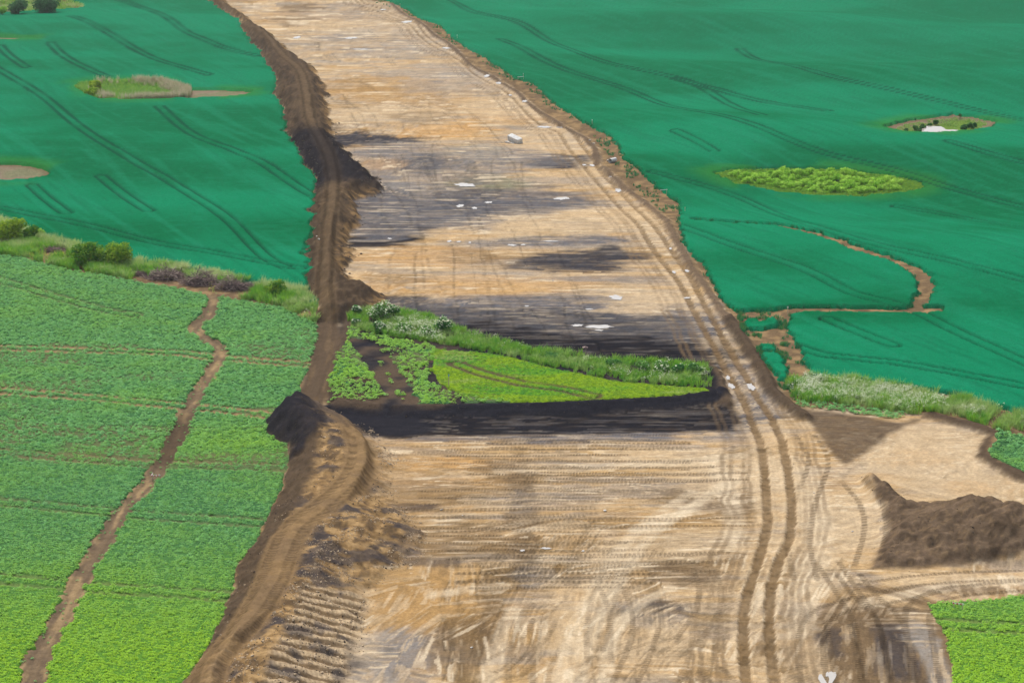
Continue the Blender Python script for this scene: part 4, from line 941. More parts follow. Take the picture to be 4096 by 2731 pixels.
# ---------------------------------------------------------------- object helpers
def tag(o, label=None, cat=None, group=None, kind=None):
    if label: o['label'] = label
    if cat: o['category'] = cat
    if group: o['group'] = group
    if kind: o['kind'] = kind
    return o

def np_mesh(name, V, Q, mat, cols=None, attr='tint', smooth=True):
    me = bpy.data.meshes.new(name)
    nv, nf = len(V), len(Q); k = Q.shape[1]
    me.vertices.add(nv); me.vertices.foreach_set('co', np.ascontiguousarray(V, dtype=np.float32).ravel())
    me.loops.add(nf * k); me.loops.foreach_set('vertex_index', np.ascontiguousarray(Q, dtype=np.int32).ravel())
    me.polygons.add(nf)
    me.polygons.foreach_set('loop_start', np.arange(0, nf * k, k, dtype=np.int32))
    if smooth:
        me.polygons.foreach_set('use_smooth', np.ones(nf, dtype=bool))
    me.materials.append(mat)
    if cols is not None:
        a = me.attributes.new(attr, 'FLOAT_COLOR', 'POINT')
        a.data.foreach_set('color', np.concatenate([cols, np.ones((nv, 1))], 1).astype(np.float32).ravel())
    me.update(calc_edges=True)
    return me

def link(name, me, parent=None, loc=None):
    o = bpy.data.objects.new(name, me)
    COL.objects.link(o)
    if parent is not None: o.parent = parent
    if loc is not None: o.location = loc
    return o

def empty(name, loc, rz=0.0, scale=1.0):
    o = bpy.data.objects.new(name, None)
    o.empty_display_size = .3
    COL.objects.link(o)
    o.location = loc; o.rotation_euler = (0, 0, rz); o.scale = (scale,) * 3
    return o

# ---------------------------------------------------------------- the ground
NU, NV = 900, 860
ang = np.linspace(math.radians(29.2), math.radians(5.78), NV)
YR = 71.0 / np.tan(ang)
U = np.linspace(-1, 1, NU)
GX = (U[None, :] * (0.283 * YR + 13.0)[:, None]).ravel()
GY = np.repeat(YR, NU)
DY = np.repeat(np.gradient(YR), NU)                       # row spacing
DX = np.repeat(2 * (0.283 * YR + 13.0) / NU, NU)
FLD = fields(GX, GY)
GZ = relief(GX, GY, FLD)

idx = np.arange(NU * NV).reshape(NV, NU)
QUADS = np.stack([idx[:-1, :-1], idx[:-1, 1:], idx[1:, 1:], idx[1:, :-1]], -1).reshape(-1, 4)

def sheet(name, cells, Z, cols, mat, attr):
    q = QUADS[cells]
    used = np.zeros(NU * NV, bool); used[q.ravel()] = True
    remap = np.cumsum(used) - 1
    V = np.stack([GX[used], GY[used], Z[used]], 1)
    return link(name, np_mesh(name, V, remap[q], mat, cols[used], attr))

# crops: how deep inside each stand of crop a point lies
def hole(s, *keys, grow=0.0):
    for k in keys:
        s = np.minimum(s, -(FLD[k] if k in FLD else sdist(LAYOUT[k], GX, GY, 5)) - grow)
    return s

jag = (fbm(GX / .55, GY / .9, 111, 2) - .5) * .9 + (fbm(GX / 3.5, GY / 1.1, 113, 2) - .5) * 1.5
wl = sdist(LAYOUT['wheat_left'], GX, GY, 5)
wl0 = wl.copy()
wl = hole(wl, 'pond_left', 'pond_left_tail', 'bare_left_a', 'bare_left_b')
wl = np.minimum(wl, -sdist(LAYOUT['field_gap'], GX, GY, 5))
wl = np.minimum(wl, -sdist(LAYOUT['tree_corner'], GX, GY, 5))
WHEAT_L = np.minimum(wl + 1.5, .25 - FLD['bank_lump']) + jag * .3
WHEAT_L = np.where(wl0 < -1.2, np.minimum(WHEAT_L, wl0 + .35), WHEAT_L)
WHEAT_L = np.where(FLD['bank_upper'] < -4.5, wl + .35 + jag * .3, np.minimum(WHEAT_L, wl + 1.5))
wr = sdist(LAYOUT['wheat_right'], GX, GY, 5)
wr = hole(wr, 'pond_right', 'willow_patch')
for k, hw in (('wheat_path_ring', 1.0), ('wheat_path_cross', 1.25), ('wheat_path_down', 1.2)):
    wr = np.minimum(wr, np.abs(line_dist(LAYOUT[k], GX, GY, 5)[0]) - hw)
for k in ('wheat_clump_a', 'wheat_clump_b'):
    wr = np.maximum(wr, np.minimum(sdist(LAYOUT[k], GX, GY, 5), .5))
WHEAT_R = wr + jag * .8
bl_ = sdist(LAYOUT['bean_left'], GX, GY, 5)
bl_ = np.minimum(bl_ + .35, np.abs(line_dist(PATH, GX, GY, 5)[0]) - .9 + jag * .35)
BEAN_L = bl_ + jag * .35
bi = sdist(LAYOUT['bean_island_w'], GX, GY, 5)
for k in ('island_track_a', 'island_track_b'):
    bi = np.minimum(bi, np.abs(line_dist(LAYOUT[k], GX, GY, 5)[0]) - .8)
BEAN_I = bi + jag * .8
CLOVER = sdist(LAYOUT['clover_island'], GX, GY, 5) + jag * .3 - np.clip((fbm(GX / 2.5, GY / 5, 165, 3) - .5) * 7, 0, 1.6) * sstep(-4, -11, GX)
BEAN_S = sdist(LAYOUT['bean_strip_right'], GX, GY, 5) + jag * .5
BEAN_RS = sdist(LAYOUT['bean_right_small'], GX, GY, 5) + jag * .4
BEAN_R = sdist(LAYOUT['bean_right'], GX, GY, 5) + jag * .4

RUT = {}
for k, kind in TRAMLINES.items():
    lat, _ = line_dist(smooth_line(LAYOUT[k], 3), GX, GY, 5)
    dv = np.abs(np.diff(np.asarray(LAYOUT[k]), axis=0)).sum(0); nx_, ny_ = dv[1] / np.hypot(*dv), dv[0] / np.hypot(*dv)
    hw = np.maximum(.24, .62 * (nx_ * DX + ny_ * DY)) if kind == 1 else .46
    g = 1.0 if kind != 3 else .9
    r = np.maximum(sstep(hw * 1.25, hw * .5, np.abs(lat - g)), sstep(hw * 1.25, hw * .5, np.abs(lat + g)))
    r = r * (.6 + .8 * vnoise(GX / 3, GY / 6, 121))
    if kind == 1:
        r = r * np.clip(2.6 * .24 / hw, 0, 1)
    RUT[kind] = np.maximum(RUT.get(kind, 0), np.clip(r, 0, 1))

DEEP = sstep(420, 300, GY)
def canopy(name, sdf, h, rut, cols, mat, label, cat, clump, amp, edge=.4):
    prof = sstep(0, edge, sdf)
    up = h * prof * (1 - .85 * rut * DEEP) + amp * prof * (fbm(GX / clump, GY / clump, 131, 3) - .5) * 2
    Z = GZ + np.where(sdf > 0, up, -.25)
    inside = sdf[QUADS].max(1) > 0
    o = sheet(name, inside, Z, cols, mat, 'tint')
    return tag(o, label, cat, kind='stuff')

DRILL = {}
for _s, _k, _a, _b in (('l', 'tw0', 1, 5), ('r', 'tr7', 0, 6)):
    _d = np.array(LAYOUT[_k][_b]) - np.array(LAYOUT[_k][_a]); DRILL[_s] = _d / np.linalg.norm(_d)

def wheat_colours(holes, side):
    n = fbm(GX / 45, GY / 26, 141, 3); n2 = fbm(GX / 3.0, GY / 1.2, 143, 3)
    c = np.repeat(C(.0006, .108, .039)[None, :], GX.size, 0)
    c = mix(c, sstep(.35, .68, n), C(.003, .170, .076))  # broad light and dark bands: sheen of the rolling crop put into its colour
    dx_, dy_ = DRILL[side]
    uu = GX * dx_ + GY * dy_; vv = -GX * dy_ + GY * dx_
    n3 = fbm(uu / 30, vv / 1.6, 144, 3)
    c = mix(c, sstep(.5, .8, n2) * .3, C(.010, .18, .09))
    c = mix(c, sstep(.52, .75, n3) * .3, C(.012, .21, .11))  # paler streaks along the drilling: wind sheen painted into the wheat
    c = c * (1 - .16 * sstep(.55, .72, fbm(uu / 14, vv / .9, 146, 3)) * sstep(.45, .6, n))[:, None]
    c = mix(c, sstep(300, 600, GY) * .3, C(.010, .16, .082))  # paler with distance: haze painted into the far wheat
    ringw = sstep(-7, -.5, holes) * sstep(.4, .6, fbm(GX / 9, GY / 9, 147, 2) + .05)
    c = mix(c, ringw * .5, C(.034, .175, .018))
    c = mix(c, RUT[1] * .75, C(.003, .040, .022))  # dark green tramlines: shade of the crop sides painted in the ruts
    return c

hl_ = np.maximum.reduce([FLD['pond_left'], FLD['pond_left_tail'], FLD['bare_left_a'], FLD['bare_left_b']])
hr_ = np.maximum(FLD['pond_right'], FLD['willow_patch'])
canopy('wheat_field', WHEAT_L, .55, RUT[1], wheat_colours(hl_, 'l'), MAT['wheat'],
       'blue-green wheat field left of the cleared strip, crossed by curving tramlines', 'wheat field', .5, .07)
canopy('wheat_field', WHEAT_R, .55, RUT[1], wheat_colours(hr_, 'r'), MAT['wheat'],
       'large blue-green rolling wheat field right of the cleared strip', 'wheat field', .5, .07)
bn = fbm(GX / 9, GY / 5, 151, 3)
BEAN_TINT = np.clip(sstep(186, 146, GY + (bn - .5) * 16) * 1.0 + .45 * sstep(7, .5, np.hypot((GX + 30) / 2.2, (GY - 207) / 1.6) + (bn - .5) * 5) + .2 * sstep(.5, .8, bn), 0, 1)
THIN = sstep(.56, .74, fbm(GX / 14, GY / 7, 153, 3)) * sstep(185, 200, GY) * sstep(262, 245, GY)
bean_cols = np.repeat(C(.045, .13, .045)[None, :], GX.size, 0)
bean_cols = mix(bean_cols, BEAN_TINT * .7, C(.10, .22, .015))
bean_cols = mix(bean_cols, THIN * .5, SOIL['brown'])
bean_cols = mix(bean_cols, np.clip(RUT[2] * .9, 0, 1) * (.25 + .75 * sstep(203, 208, GY) * sstep(258, 246, GY)), SOIL['brown'] * .7 + SOIL['tan'] * .45)
canopy('bean_leaf_cover', BEAN_L, .16, RUT[2], bean_cols, MAT['bean_under'], 'low green leaf cover of the bean field beside the brown bank', 'bean crop', .35, .04, .3)
canopy('bean_leaf_cover', BEAN_R, .16, RUT[2], bean_cols, MAT['bean_under'], 'low green leaf cover of the bean field in the lower right corner', 'bean crop', .35, .04, .3)
canopy('bean_leaf_cover', BEAN_RS, .14, RUT[2] * 0, bean_cols, MAT['bean_under'], 'low green leaf cover of the small bean plot beyond the pale pad', 'bean crop', .35, .04, .3)
clov_n = fbm(GX / 10, GY / 4, 157, 3)
clov = mix(np.repeat(C(.15, .25, .012)[None, :], GX.size, 0), sstep(.45, .7, clov_n), C(.10, .235, .015))
clov = mix(clov, sstep(.62, .75, fbm(GX / 7, GY / 2.5, 159, 3)) * .5, C(.20, .24, .09))
lines = sstep(.12, .03, np.abs(((GY + .42 * GX) / 1.5) % 1 - .5)) * sstep(8, -4, GX)
clov = mix(clov, np.clip(RUT[3] * .9 + lines * .8 * sstep(.4, .6, clov_n), 0, 1), SOIL['topsoil'])
canopy('bean_leaf_cover', np.minimum(BEAN_I, (fbm(GX / 3, GY / 4, 163, 3) - .52) * 12), .12, RUT[2] * 0, bean_cols, MAT['bean_under'], 'patchy low leaf cover on the west end of the island', 'bean crop', .35, .04, .3)
canopy('clover_field', CLOVER, .14, np.clip(RUT[3] + lines * .5, 0, 1), clov, MAT['bean_under'], 'bright yellow-green crop on the island between the two dug areas', 'crop field', .3, .04, .3)

# ground sheets: split by what they are, one surface
crop_depth = np.maximum.reduce([WHEAT_L, WHEAT_R, BEAN_L, CLOVER, BEAN_R, BEAN_RS])
open_cell = crop_depth[QUADS].min(1) < .9
seen = np.zeros(NU * NV, bool); seen[QUADS[open_cell].ravel()] = True
COLS = np.zeros((NU * NV, 3))
COLS[seen] = soil_colour(GX[seen], GY[seen], {k: v[seen] for k, v in FLD.items()}, GZ[seen])
cx = lambda a: a[QUADS].mean(1)
site_sd = sdist(SITE, GX, GY, 8)
c_bu, c_bl, c_bh, c_sh, c_site = cx(FLD['bank_upper']), cx(FLD['bank_lower']), cx(FLD['black_heap']), cx(FLD['soil_heap']), cx(site_sd)
c_y = cx(GY)
c_haul = np.minimum(np.abs(cx(FLD['haul_l'])), np.abs(cx(FLD['haul_r'])))
kind_of = np.zeros(len(QUADS), int)                            # 0 field soil
kind_of[c_site > 0] = 1
kind_of[(c_haul < 1.0) & (c_site > -2)] = 2
kind_of[(cx(FLD['bank_lump']) > 0) & (c_y > 232)] = 3
kind_of[c_bl > 0] = 4
kind_of[c_bh > 0] = 5
kind_of[c_sh > 0] = 6
tag(sheet('ground', open_cell & (kind_of == 0), GZ, COLS, MAT['soil'], 'soil'), kind='structure')
tag(sheet('cleared_ground', open_cell & (kind_of == 1), GZ, COLS, MAT['soil'], 'soil'), kind='structure')
tag(sheet('haul_road', open_cell & (kind_of == 2), GZ, COLS, MAT['soil'], 'soil'), kind='structure')
tag(sheet('soil_bank', open_cell & (kind_of == 3), GZ, COLS, MAT['soil'], 'soil'), 'long dark brown topsoil bank along the far left wheat field', 'soil bank')
tag(sheet('soil_bank', open_cell & (kind_of == 4), GZ, COLS, MAT['soil'], 'soil'), 'rubbly ochre soil bank with a track on top beside the bean field', 'soil bank')
tag(sheet('soil_heap', open_cell & (kind_of == 5), GZ, COLS, MAT['soil'], 'soil'), 'black peaty soil heap spilling into the bean field', 'soil heap')
tag(sheet('soil_heap', open_cell & (kind_of == 6), GZ, COLS, MAT['soil'], 'soil'), 'dark brown soil heap beside the pale pad on the right', 'soil heap')

# far country under and beyond the detailed sheet
def terrain_sheet():
    xs = np.concatenate([np.linspace(-6000, -500, 24), np.arange(-480, 481, 12.0), np.linspace(500, 6000, 24)])
    ys = np.concatenate([np.linspace(-1500, 60, 14), np.arange(72, 900, 12.0), np.linspace(920, 9000, 40)])
    X, Y = np.meshgrid(xs, ys)
    Z = base_height(X, Y)
    inside = (np.abs(X) < .283 * Y - 2) & (Y > 138) & (Y < 668)
    Z = Z - np.where(inside, 1.6, .22)
    i = np.arange(X.size).reshape(X.shape)
    q = np.stack([i[:-1, :-1], i[:-1, 1:], i[1:, 1:], i[1:, :-1]], -1).reshape(-1, 4)
    me = np_mesh('terrain', np.stack([X.ravel(), Y.ravel(), Z.ravel()], 1), q, MAT['far_field'])
    return tag(link('terrain', me), kind='structure')
terrain_sheet()

# ---------------------------------------------------------------- sampling the sheets
def sample(arr, x, y):
    x = np.atleast_1d(np.asarray(x, float)); y = np.atleast_1d(np.asarray(y, float))
    a = np.arctan(71.0 / y)
    r = np.clip((ang[0] - a) / (ang[0] - ang[-1]) * (NV - 1), 0, NV - 1.001)
    u = np.clip((x / (0.283 * y + 13.0) + 1) / 2 * (NU - 1), 0, NU - 1.001)
    i = r.astype(int); j = u.astype(int); fr = r - i; fu = u - j
    g = arr.reshape(NV, NU)
    return (g[i, j] * (1 - fu) + g[i, j + 1] * fu) * (1 - fr) + (g[i + 1, j] * (1 - fu) + g[i + 1, j + 1] * fu) * fr

def gz(x, y):
    return float(sample(GZ, x, y)[0])

def throw(n, box, keep):
    """n random points in a box of metres, those kept by keep(x, y) -> chance, inside the surveyed sheet."""
    x = rng.uniform(box[0], box[1], n); y = rng.uniform(box[2], box[3], n)
    k = (np.abs(x) < .28 * y + 12) & (rng.random(n) < keep(x, y))
    return x[k], y[k]

def bounds(poly, m=0.0):
    p = np.asarray(poly)
    return p[:, 0].min() - m, p[:, 0].max() + m, p[:, 1].min() - m, p[:, 1].max() + m

def in_poly(name):
    s = sdist(LAYOUT[name], GX, GY, 5)
    return lambda x, y: sample(s, x, y)

# ---------------------------------------------------------------- scattered plants (stuff nobody could count)
def pattern_set(name, meshes):
    c = bpy.data.collections.new(name)
    for i, me in enumerate(meshes):
        c.objects.link(bpy.data.objects.new('%s_%02d' % (name, i), me))
    return c

def scatter(name, coll, x, y, scale, tint, label, cat, tilt=.12, dz=0.0, zscale=None):
    n = len(x)
    me = bpy.data.meshes.new(name)
    me.vertices.add(n)
    P = np.stack([x, y, sample(GZ, x, y) + dz], 1).astype(np.float32)
    me.vertices.foreach_set('co', P.ravel())
    def at(nm, kind, vals, key='value'):
        a = me.attributes.new(nm, kind, 'POINT'); a.data.foreach_set(key, np.ascontiguousarray(vals).ravel())
    at('tint', 'FLOAT', np.broadcast_to(tint, (n,)).astype(np.float32))
    zs = 1.0 if zscale is None else zscale
    sc = np.stack([scale, scale, scale * zs], 1) if np.ndim(scale) else np.full((n, 3), scale)
    at('size', 'FLOAT_VECTOR', sc.astype(np.float32), 'vector')
    at('turn', 'FLOAT_VECTOR', np.stack([rng.normal(0, tilt, n), rng.normal(0, tilt, n), rng.uniform(0, 6.28, n)], 1).astype(np.float32), 'vector')
    at('pick', 'INT', rng.integers(0, len(coll.objects), n).astype(np.int32))
    o = link(name, me)
    ng = bpy.data.node_groups.new(name, 'GeometryNodeTree')
    ng.interface.new_socket('Geometry', in_out='INPUT', socket_type='NodeSocketGeometry')
    ng.interface.new_socket('Geometry', in_out='OUTPUT', socket_type='NodeSocketGeometry')
    nd = ng.nodes
    gi = nd.new('NodeGroupInput'); go = nd.new('NodeGroupOutput')
    ci = nd.new('GeometryNodeCollectionInfo'); ci.inputs[0].default_value = coll
    ci.inputs['Separate Children'].default_value = True; ci.inputs['Reset Children'].default_value = True
    ip = nd.new('GeometryNodeInstanceOnPoints'); ip.inputs['Pick Instance'].default_value = True
    def named(nm, t):
        a = nd.new('GeometryNodeInputNamedAttribute'); a.data_type = t; a.inputs['Name'].default_value = nm
        return [s for s in a.outputs if s.enabled][0]
    ng.links.new(gi.outputs[0], ip.inputs['Points']); ng.links.new(ci.outputs[0], ip.inputs['Instance'])
    ng.links.new(named('pick', 'INT'), ip.inputs['Instance Index'])
    ng.links.new(named('turn', 'FLOAT_VECTOR'), ip.inputs['Rotation'])
    ng.links.new(named('size', 'FLOAT_VECTOR'), ip.inputs['Scale'])
    ng.links.new(ip.outputs[0], go.inputs[0])
    m = o.modifiers.new('scatter', 'NODES'); m.node_group = ng
    return tag(o, label, cat, kind='stuff')

def leaf_quad(V, Fc, c, n, size, r, asp=.62):
    n = n.normalized(); t = n.orthogonal().normalized()
    t.rotate(Matrix.Rotation(r.uniform(0, 6.28), 3, n)); b = n.cross(t)
    i = len(V)
    V += [c - t * size, c + b * size * asp, c + t * size, c - b * size * asp]
    Fc.append((i, i + 1, i + 2, i + 3))

def raw_mesh(name, V, Fc, mats, mi=None, smooth=False):
    me = bpy.data.meshes.new(name)
    me.from_pydata([tuple(v) for v in V], [], Fc)
    for m in mats: me.materials.append(m)
    if mi is not None: me.polygons.foreach_set('material_index', mi)
    if smooth: me.polygons.foreach_set('use_smooth', [True] * len(me.polygons))
    me.update()
    return me

def bean_mesh(seed, mat, nl=26, R=.17, H=.2, s=.047):
    r = random.Random(seed); V = []; Fc = []
    for k in range(nl):
        a = r.uniform(0, 6.28); q = R * math.sqrt(r.random()); h = H * (1 - .55 * (q / R) ** 2) * r.uniform(.75, 1.1)
        n = Vector((math.cos(a) * q / R * .8 + r.gauss(0, .3), math.sin(a) * q / R * .8 + r.gauss(0, .3), 1))
        leaf_quad(V, Fc, Vector((math.cos(a) * q, math.sin(a) * q, h)), n, s * r.uniform(.7, 1.2), r, .8)
    return raw_mesh('bean_plant', V, Fc, [mat])

def blade_mesh(name, seed, mat, nb, R, H, w, lean, heads=None):
    r = random.Random(seed); V = []; Fc = []; mi = []
    for k in range(nb):
        a = r.uniform(0, 6.28); q = R * math.sqrt(r.random()); h = H * r.uniform(.6, 1.1)
        b = Vector((math.cos(a) * q, math.sin(a) * q, 0)); la = a + r.gauss(0, .7)
        out = Vector((math.cos(la), math.sin(la), 0)); sd = Vector((-out.y, out.x, 0)) * w * .5
        m = b + out * lean * h * .3 + Vector((0, 0, h * .6)); tp = b + out * lean * h + Vector((0, 0, h))
        i = len(V)
        V += [b - sd, b + sd, m + sd * .8, m - sd * .8, tp]
        Fc += [(i, i + 1, i + 2, i + 3), (i + 3, i + 2, i + 4)]; mi += [0, 0]
        if heads and r.random() < heads[1]:
            for q2 in range(3):
                c = tp + Vector((r.gauss(0, .08), r.gauss(0, .08), r.uniform(-.05, .03))); rr = r.uniform(.03, .062)
                j = len(V)
                V += [c + Vector((math.cos(t) * rr, math.sin(t) * rr, r.uniform(-.02, .02))) for t in (0, 1.05, 2.1, 3.14, 4.2, 5.25)]
                Fc.append(tuple(range(j, j + 6))); mi.append(1)
    return raw_mesh(name, V, Fc, [mat] + ([heads[0]] if heads else []), mi)

BEANS = pattern_set('bean_plant', [bean_mesh(s, MAT['bean']) for s in range(5)])
CLOV = pattern_set('clover_plant', [bean_mesh(20 + s, MAT['clover'], 14, .2, .2, .06) for s in range(4)])
GRASS = pattern_set('grass_tuft', [blade_mesh('grass_tuft', 30 + s, MAT['grass'], 18, .22, .75, .035, .45) for s in range(5)])
WTUFT = pattern_set('wheat_tuft', [blade_mesh('wheat_tuft', 40 + s, MAT['wheat_tuft'], 18, .25, .55, .05, .35) for s in range(4)])
REED = pattern_set('reed_clump', [blade_mesh('reed_clump', 50 + s, MAT['reed'], 16, .35, 1.9, .06, .12) for s in range(4)])
UMBEL = pattern_set('cow_parsley', [blade_mesh('cow_parsley', 60 + s, MAT['grass'], 12, .25, .85, .035, .35, (MAT['umbel'], .5)) for s in range(4)])
YELL = pattern_set('yellow_weed', [blade_mesh('yellow_weed', 70 + s, MAT['grass'], 10, .2, .6, .035, .3, (MAT['yellow'], .5)) for s in range(3)])

ROW_M = (LAYOUT['tb2'][-1][1] - LAYOUT['tb2'][0][1]) / (LAYOUT['tb2'][-1][0] - LAYOUT['tb2'][0][0])
def bean_field(name, sdf, poly, dens, label, tint0=.12):
    bx = bounds(poly)
    bx = (max(bx[0], -130), min(bx[1], 80), max(bx[2], 134), bx[3])
    n = int(dens * (bx[1] - bx[0]) * (bx[3] - bx[2]))
    def keep(x, y):
        k = sample(sdf, x, y) > .08
        p = np.where(y > 205, .62, 1.0) * (1 - .93 * np.clip(sample(RUT[2], x, y) * 1.3, 0, 1)) * (1 - .35 * sample(THIN, x, y))
        return k * p
    x, y = throw(n, bx, keep)
    rc = (y - ROW_M * x) / .5                                      # drilled rows
    y = y + (np.round(rc) - rc) * .5 * .92 + rng.normal(0, .03, len(x))
    sc = rng.uniform(.85, 1.5, len(x)) * np.where(y > 205, 1.3, 1.0)
    ti = np.clip(sample(BEAN_TINT, x, y) * .8 + tint0 + rng.normal(0, .07, len(x)), 0, 1)
    return scatter(name, BEANS, x, y, sc, ti, label, 'bean plants', .15, .03)
bean_field('bean_plants', BEAN_L, LAYOUT['bean_left'], 13, 'leafy bean plants filling the field left of the brown bank')
bean_field('bean_plants', BEAN_R, LAYOUT['bean_right'], 15, 'leafy bean plants of the field in the lower right corner')
bean_field('bean_plants', BEAN_RS, LAYOUT['bean_right_small'], 9, 'leafy bean plants of the small plot beyond the pale pad')
bean_field('bean_plants', BEAN_I, LAYOUT['bean_island_w'], 8, 'patchy bean rows on the west end of the island, cut by wheel tracks', .55)
bean_field('bean_plants', BEAN_S, LAYOUT['bean_strip_right'], 8, 'narrow strip of bean plants below the right-hand grass verge')
x, y = throw(9000, bounds(LAYOUT['clover_island']), lambda x, y: (sample(CLOVER, x, y) > .1) * (1 - np.clip(sample(RUT[3] + lines, x, y), 0, 1)))
scatter('clover_plants', CLOV, x, y, rng.uniform(.7, 1.2, len(x)), np.clip(sstep(.45, .7, sample(clov_n, x, y)) + rng.normal(0, .15, len(x)), 0, 1),
        'bright yellow-green low plants on the island', 'crop plants', .15, .02)
# stray beans on the field track
x, y = throw(26000, (-62, -20, 138, 290), lambda x, y: (np.abs(np.abs(sample(FLD['path'], x, y)) - .95) < .5) * .16 + (np.abs(sample(FLD['path'], x, y)) < .4) * .07)
scatter('stray_bean_plants', BEANS, x, y, rng.uniform(.6, 1.0, len(x)), rng.uniform(0, .3, len(x)), 'stray bean plants along the dirt track through the bean field', 'bean plants')

def verge(name, poly, dens, label, dry, hmul=1.0, ex=None, band=None):
    f = in_poly(poly)
    b = bounds(LAYOUT[poly]); b = (max(b[0], -200), min(b[1], 160), b[2], b[3])
    n = int(dens * (b[1] - b[0]) * (b[3] - b[2]))
    x, y = throw(n, b, lambda x, y: (f(x, y) > -.15) * sstep(.25, .42, fbm(x / 3, y / 3, 171, 2)) * (1 if ex is None else ex(x, y)))
    if band is not None:
        dry = dry + band(x, y)
    ti = np.clip((fbm(x / 4, y / 2.5, 173, 3) - .5) * 1.8 + dry + rng.normal(0, .14, len(x)), 0, 1)
    scatter(name, GRASS, x, y, rng.uniform(.7, 1.4, len(x)) * hmul, ti, label, 'grass', .12)
    return f, b
PILES = [((-49.90, 279.50), 3.1, 4.5), ((-44.58, 276.34), 2.9, 4.8), ((-39.42, 273.70), 3.1, 4.5), ((-53.88, 280.94), 1.2, 2.5), ((-69.57, 295.56), 2.4, 3.0)]
def track_gap(x, y):
    k = np.hypot((x - (-41.81, 269.62)[0]) / 1.6, (y - (-41.81, 269.62)[1]) / 3.0) > 1
    for (px, py), a, b in PILES:                                  # trampled ground in front of the cut branches
        k = k & (np.hypot((x - px) / a, (y - py + 1.6) / b) > 1)
    return k
fl, b1 = verge('verge_grass', 'verge_left', 9, 'tall rough grass verge between the wheat and the bean field', .05, 1.35, track_gap, lambda x, y: .65 * sstep(-3.2, -1.2, sample(wl0, x, y)))
fr, b2 = verge('verge_grass', 'verge_right', 7, 'tall rough grass verge below the right-hand wheat field', .22, 1.2)
fi, b3 = verge('verge_grass', 'verge_island', 7, 'tall green grass along the far edge of the island', .10)
ft, b4 = verge('verge_grass', 'tree_corner', 3, 'pale grass around the trees in the top left corner', .3)
def flowers(name, coll, f, b, n, thr, label, cat, where=None, sc=1.0):
    b = (max(b[0], -110), min(b[1], 100), b[2], b[3])
    x, y = throw(n, b, lambda x, y: (f(x, y) > .3) * sstep(thr, thr + .08, fbm(x / 3.5, y / 3.5, 181, 2)) * (1 if where is None else where(x, y)))
    scatter(name, coll, x, y, rng.uniform(.7, 1.2, len(x)) * sc, rng.uniform(0, .5, len(x)), label, cat)
flowers('cow_parsley', UMBEL, fl, b1, 7000, .52, 'white cow parsley in the left grass verge', 'wild flowers', lambda x, y: (.25 + .75 * (x > -42)) * track_gap(x, y))
flowers('cow_parsley', UMBEL, fr, b2, 12000, .42, 'white cow parsley in the right-hand grass verge', 'wild flowers', lambda x, y: sstep(.4, 1.4, fr(x, y) - .6) + .15)
flowers('cow_parsley', UMBEL, fi, b3, 9000, .45, 'white cow parsley on the far edge of the island', 'wild flowers', lambda x, y: (x < -9) * .9 + .12)
flowers('yellow_weeds', YELL, fl, b1, 4000, .5, 'small yellow weeds in the left grass verge', 'wild flowers')

# torn wheat tufts along the right edge of the strip and at the gaps
edge_r = in_poly('wheat_right')
def strip(x, y):
    d = edge_r(x, y)
    return (d < .3) * (d > -4.6) * (x > axis_x(y) + 10) * (y > 255) * sstep(.5, .62, fbm(x / 1.8, y / 3.2, 191, 2)) * (sample(np.minimum(FLD['berm_right_mid'], FLD['berm_right_far']), x, y) > 1.0) * (sample(np.abs(FLD['haul_r']), x, y) > 3.4)
x, y = throw(70000, (-70, 50, 255, 640), strip)
scatter('wheat_tufts', WTUFT, x, y, rng.uniform(.6, 1.1, len(x)), rng.uniform(0, .6, len(x)), 'torn wheat tufts on the bare margin right of the haul road', 'wheat')
dn = in_poly('bare_margin')
x, y = throw(5000, bounds(LAYOUT['bare_margin']), lambda x, y: (dn(x, y) > 0) * .55 * sstep(.5, .62, fbm(x / 2, y / 2, 193, 2)))
scatter('wheat_tufts', WTUFT, x, y, rng.uniform(.6, 1.0, len(x)), rng.uniform(0, .8, len(x)), 'thin wheat tufts around the trodden paths by the berm', 'wheat')
# fringe that roughens the near wheat edges
x, y = throw(90000, (-60, 110, 222, 420), lambda x, y: ((np.abs(sample(WHEAT_R, x, y) - .25) < .35) | (np.abs(sample(WHEAT_L, x, y) - .25) < .35)) * .8)
scatter('wheat_fringe', WTUFT, x, y, rng.uniform(.9, 1.2, len(x)), rng.uniform(0, .25, len(x)), 'ragged blue-green wheat stalks along the field edges', 'wheat')

# reeds and grass of the round ponds
pl_ = in_poly('pond_left')
x, y = throw(9000, bounds(LAYOUT['pond_left']), lambda x, y: (pl_(x, y) > 0) * np.clip(sstep(5.0, .8, pl_(x, y)) + .15 * (x > -72), 0, 1) * sstep(-96, -78, x + (fbm(x / 4, y / 4, 195, 2) - .5) * 30))
scatter('dry_reeds', REED, x, y, rng.uniform(.7, 1.15, len(x)), np.clip(rng.normal(.12, .2, len(x)), 0, 1), 'pale dry reeds ringing the overgrown pond in the left wheat', 'reeds', .06)
x, y = throw(6000, bounds(LAYOUT['pond_left']), lambda x, y: (pl_(x, y) > .2) * .8)
scatter('pond_grass', GRASS, x, y, rng.uniform(.9, 1.5, len(x)), rng.uniform(0, .35, len(x)), 'green sedge inside the overgrown pond on the left', 'grass')
pr_ = in_poly('pond_right')
x, y = throw(7000, bounds(LAYOUT['pond_right']), lambda x, y: (pr_(x, y) > 1.8) * sstep(.4, .55, fbm(x / 3, y / 5, 197, 2)) * (np.hypot((x - (87.39, 402.29)[0]) / 5.2, (y - (87.39, 402.29)[1]) / 7.5) > 1))
scatter('pond_grass', GRASS, x, y, rng.uniform(.3, .6, len(x)), rng.uniform(.1, .5, len(x)), 'short yellow-green grass around the open pond on the right', 'grass')
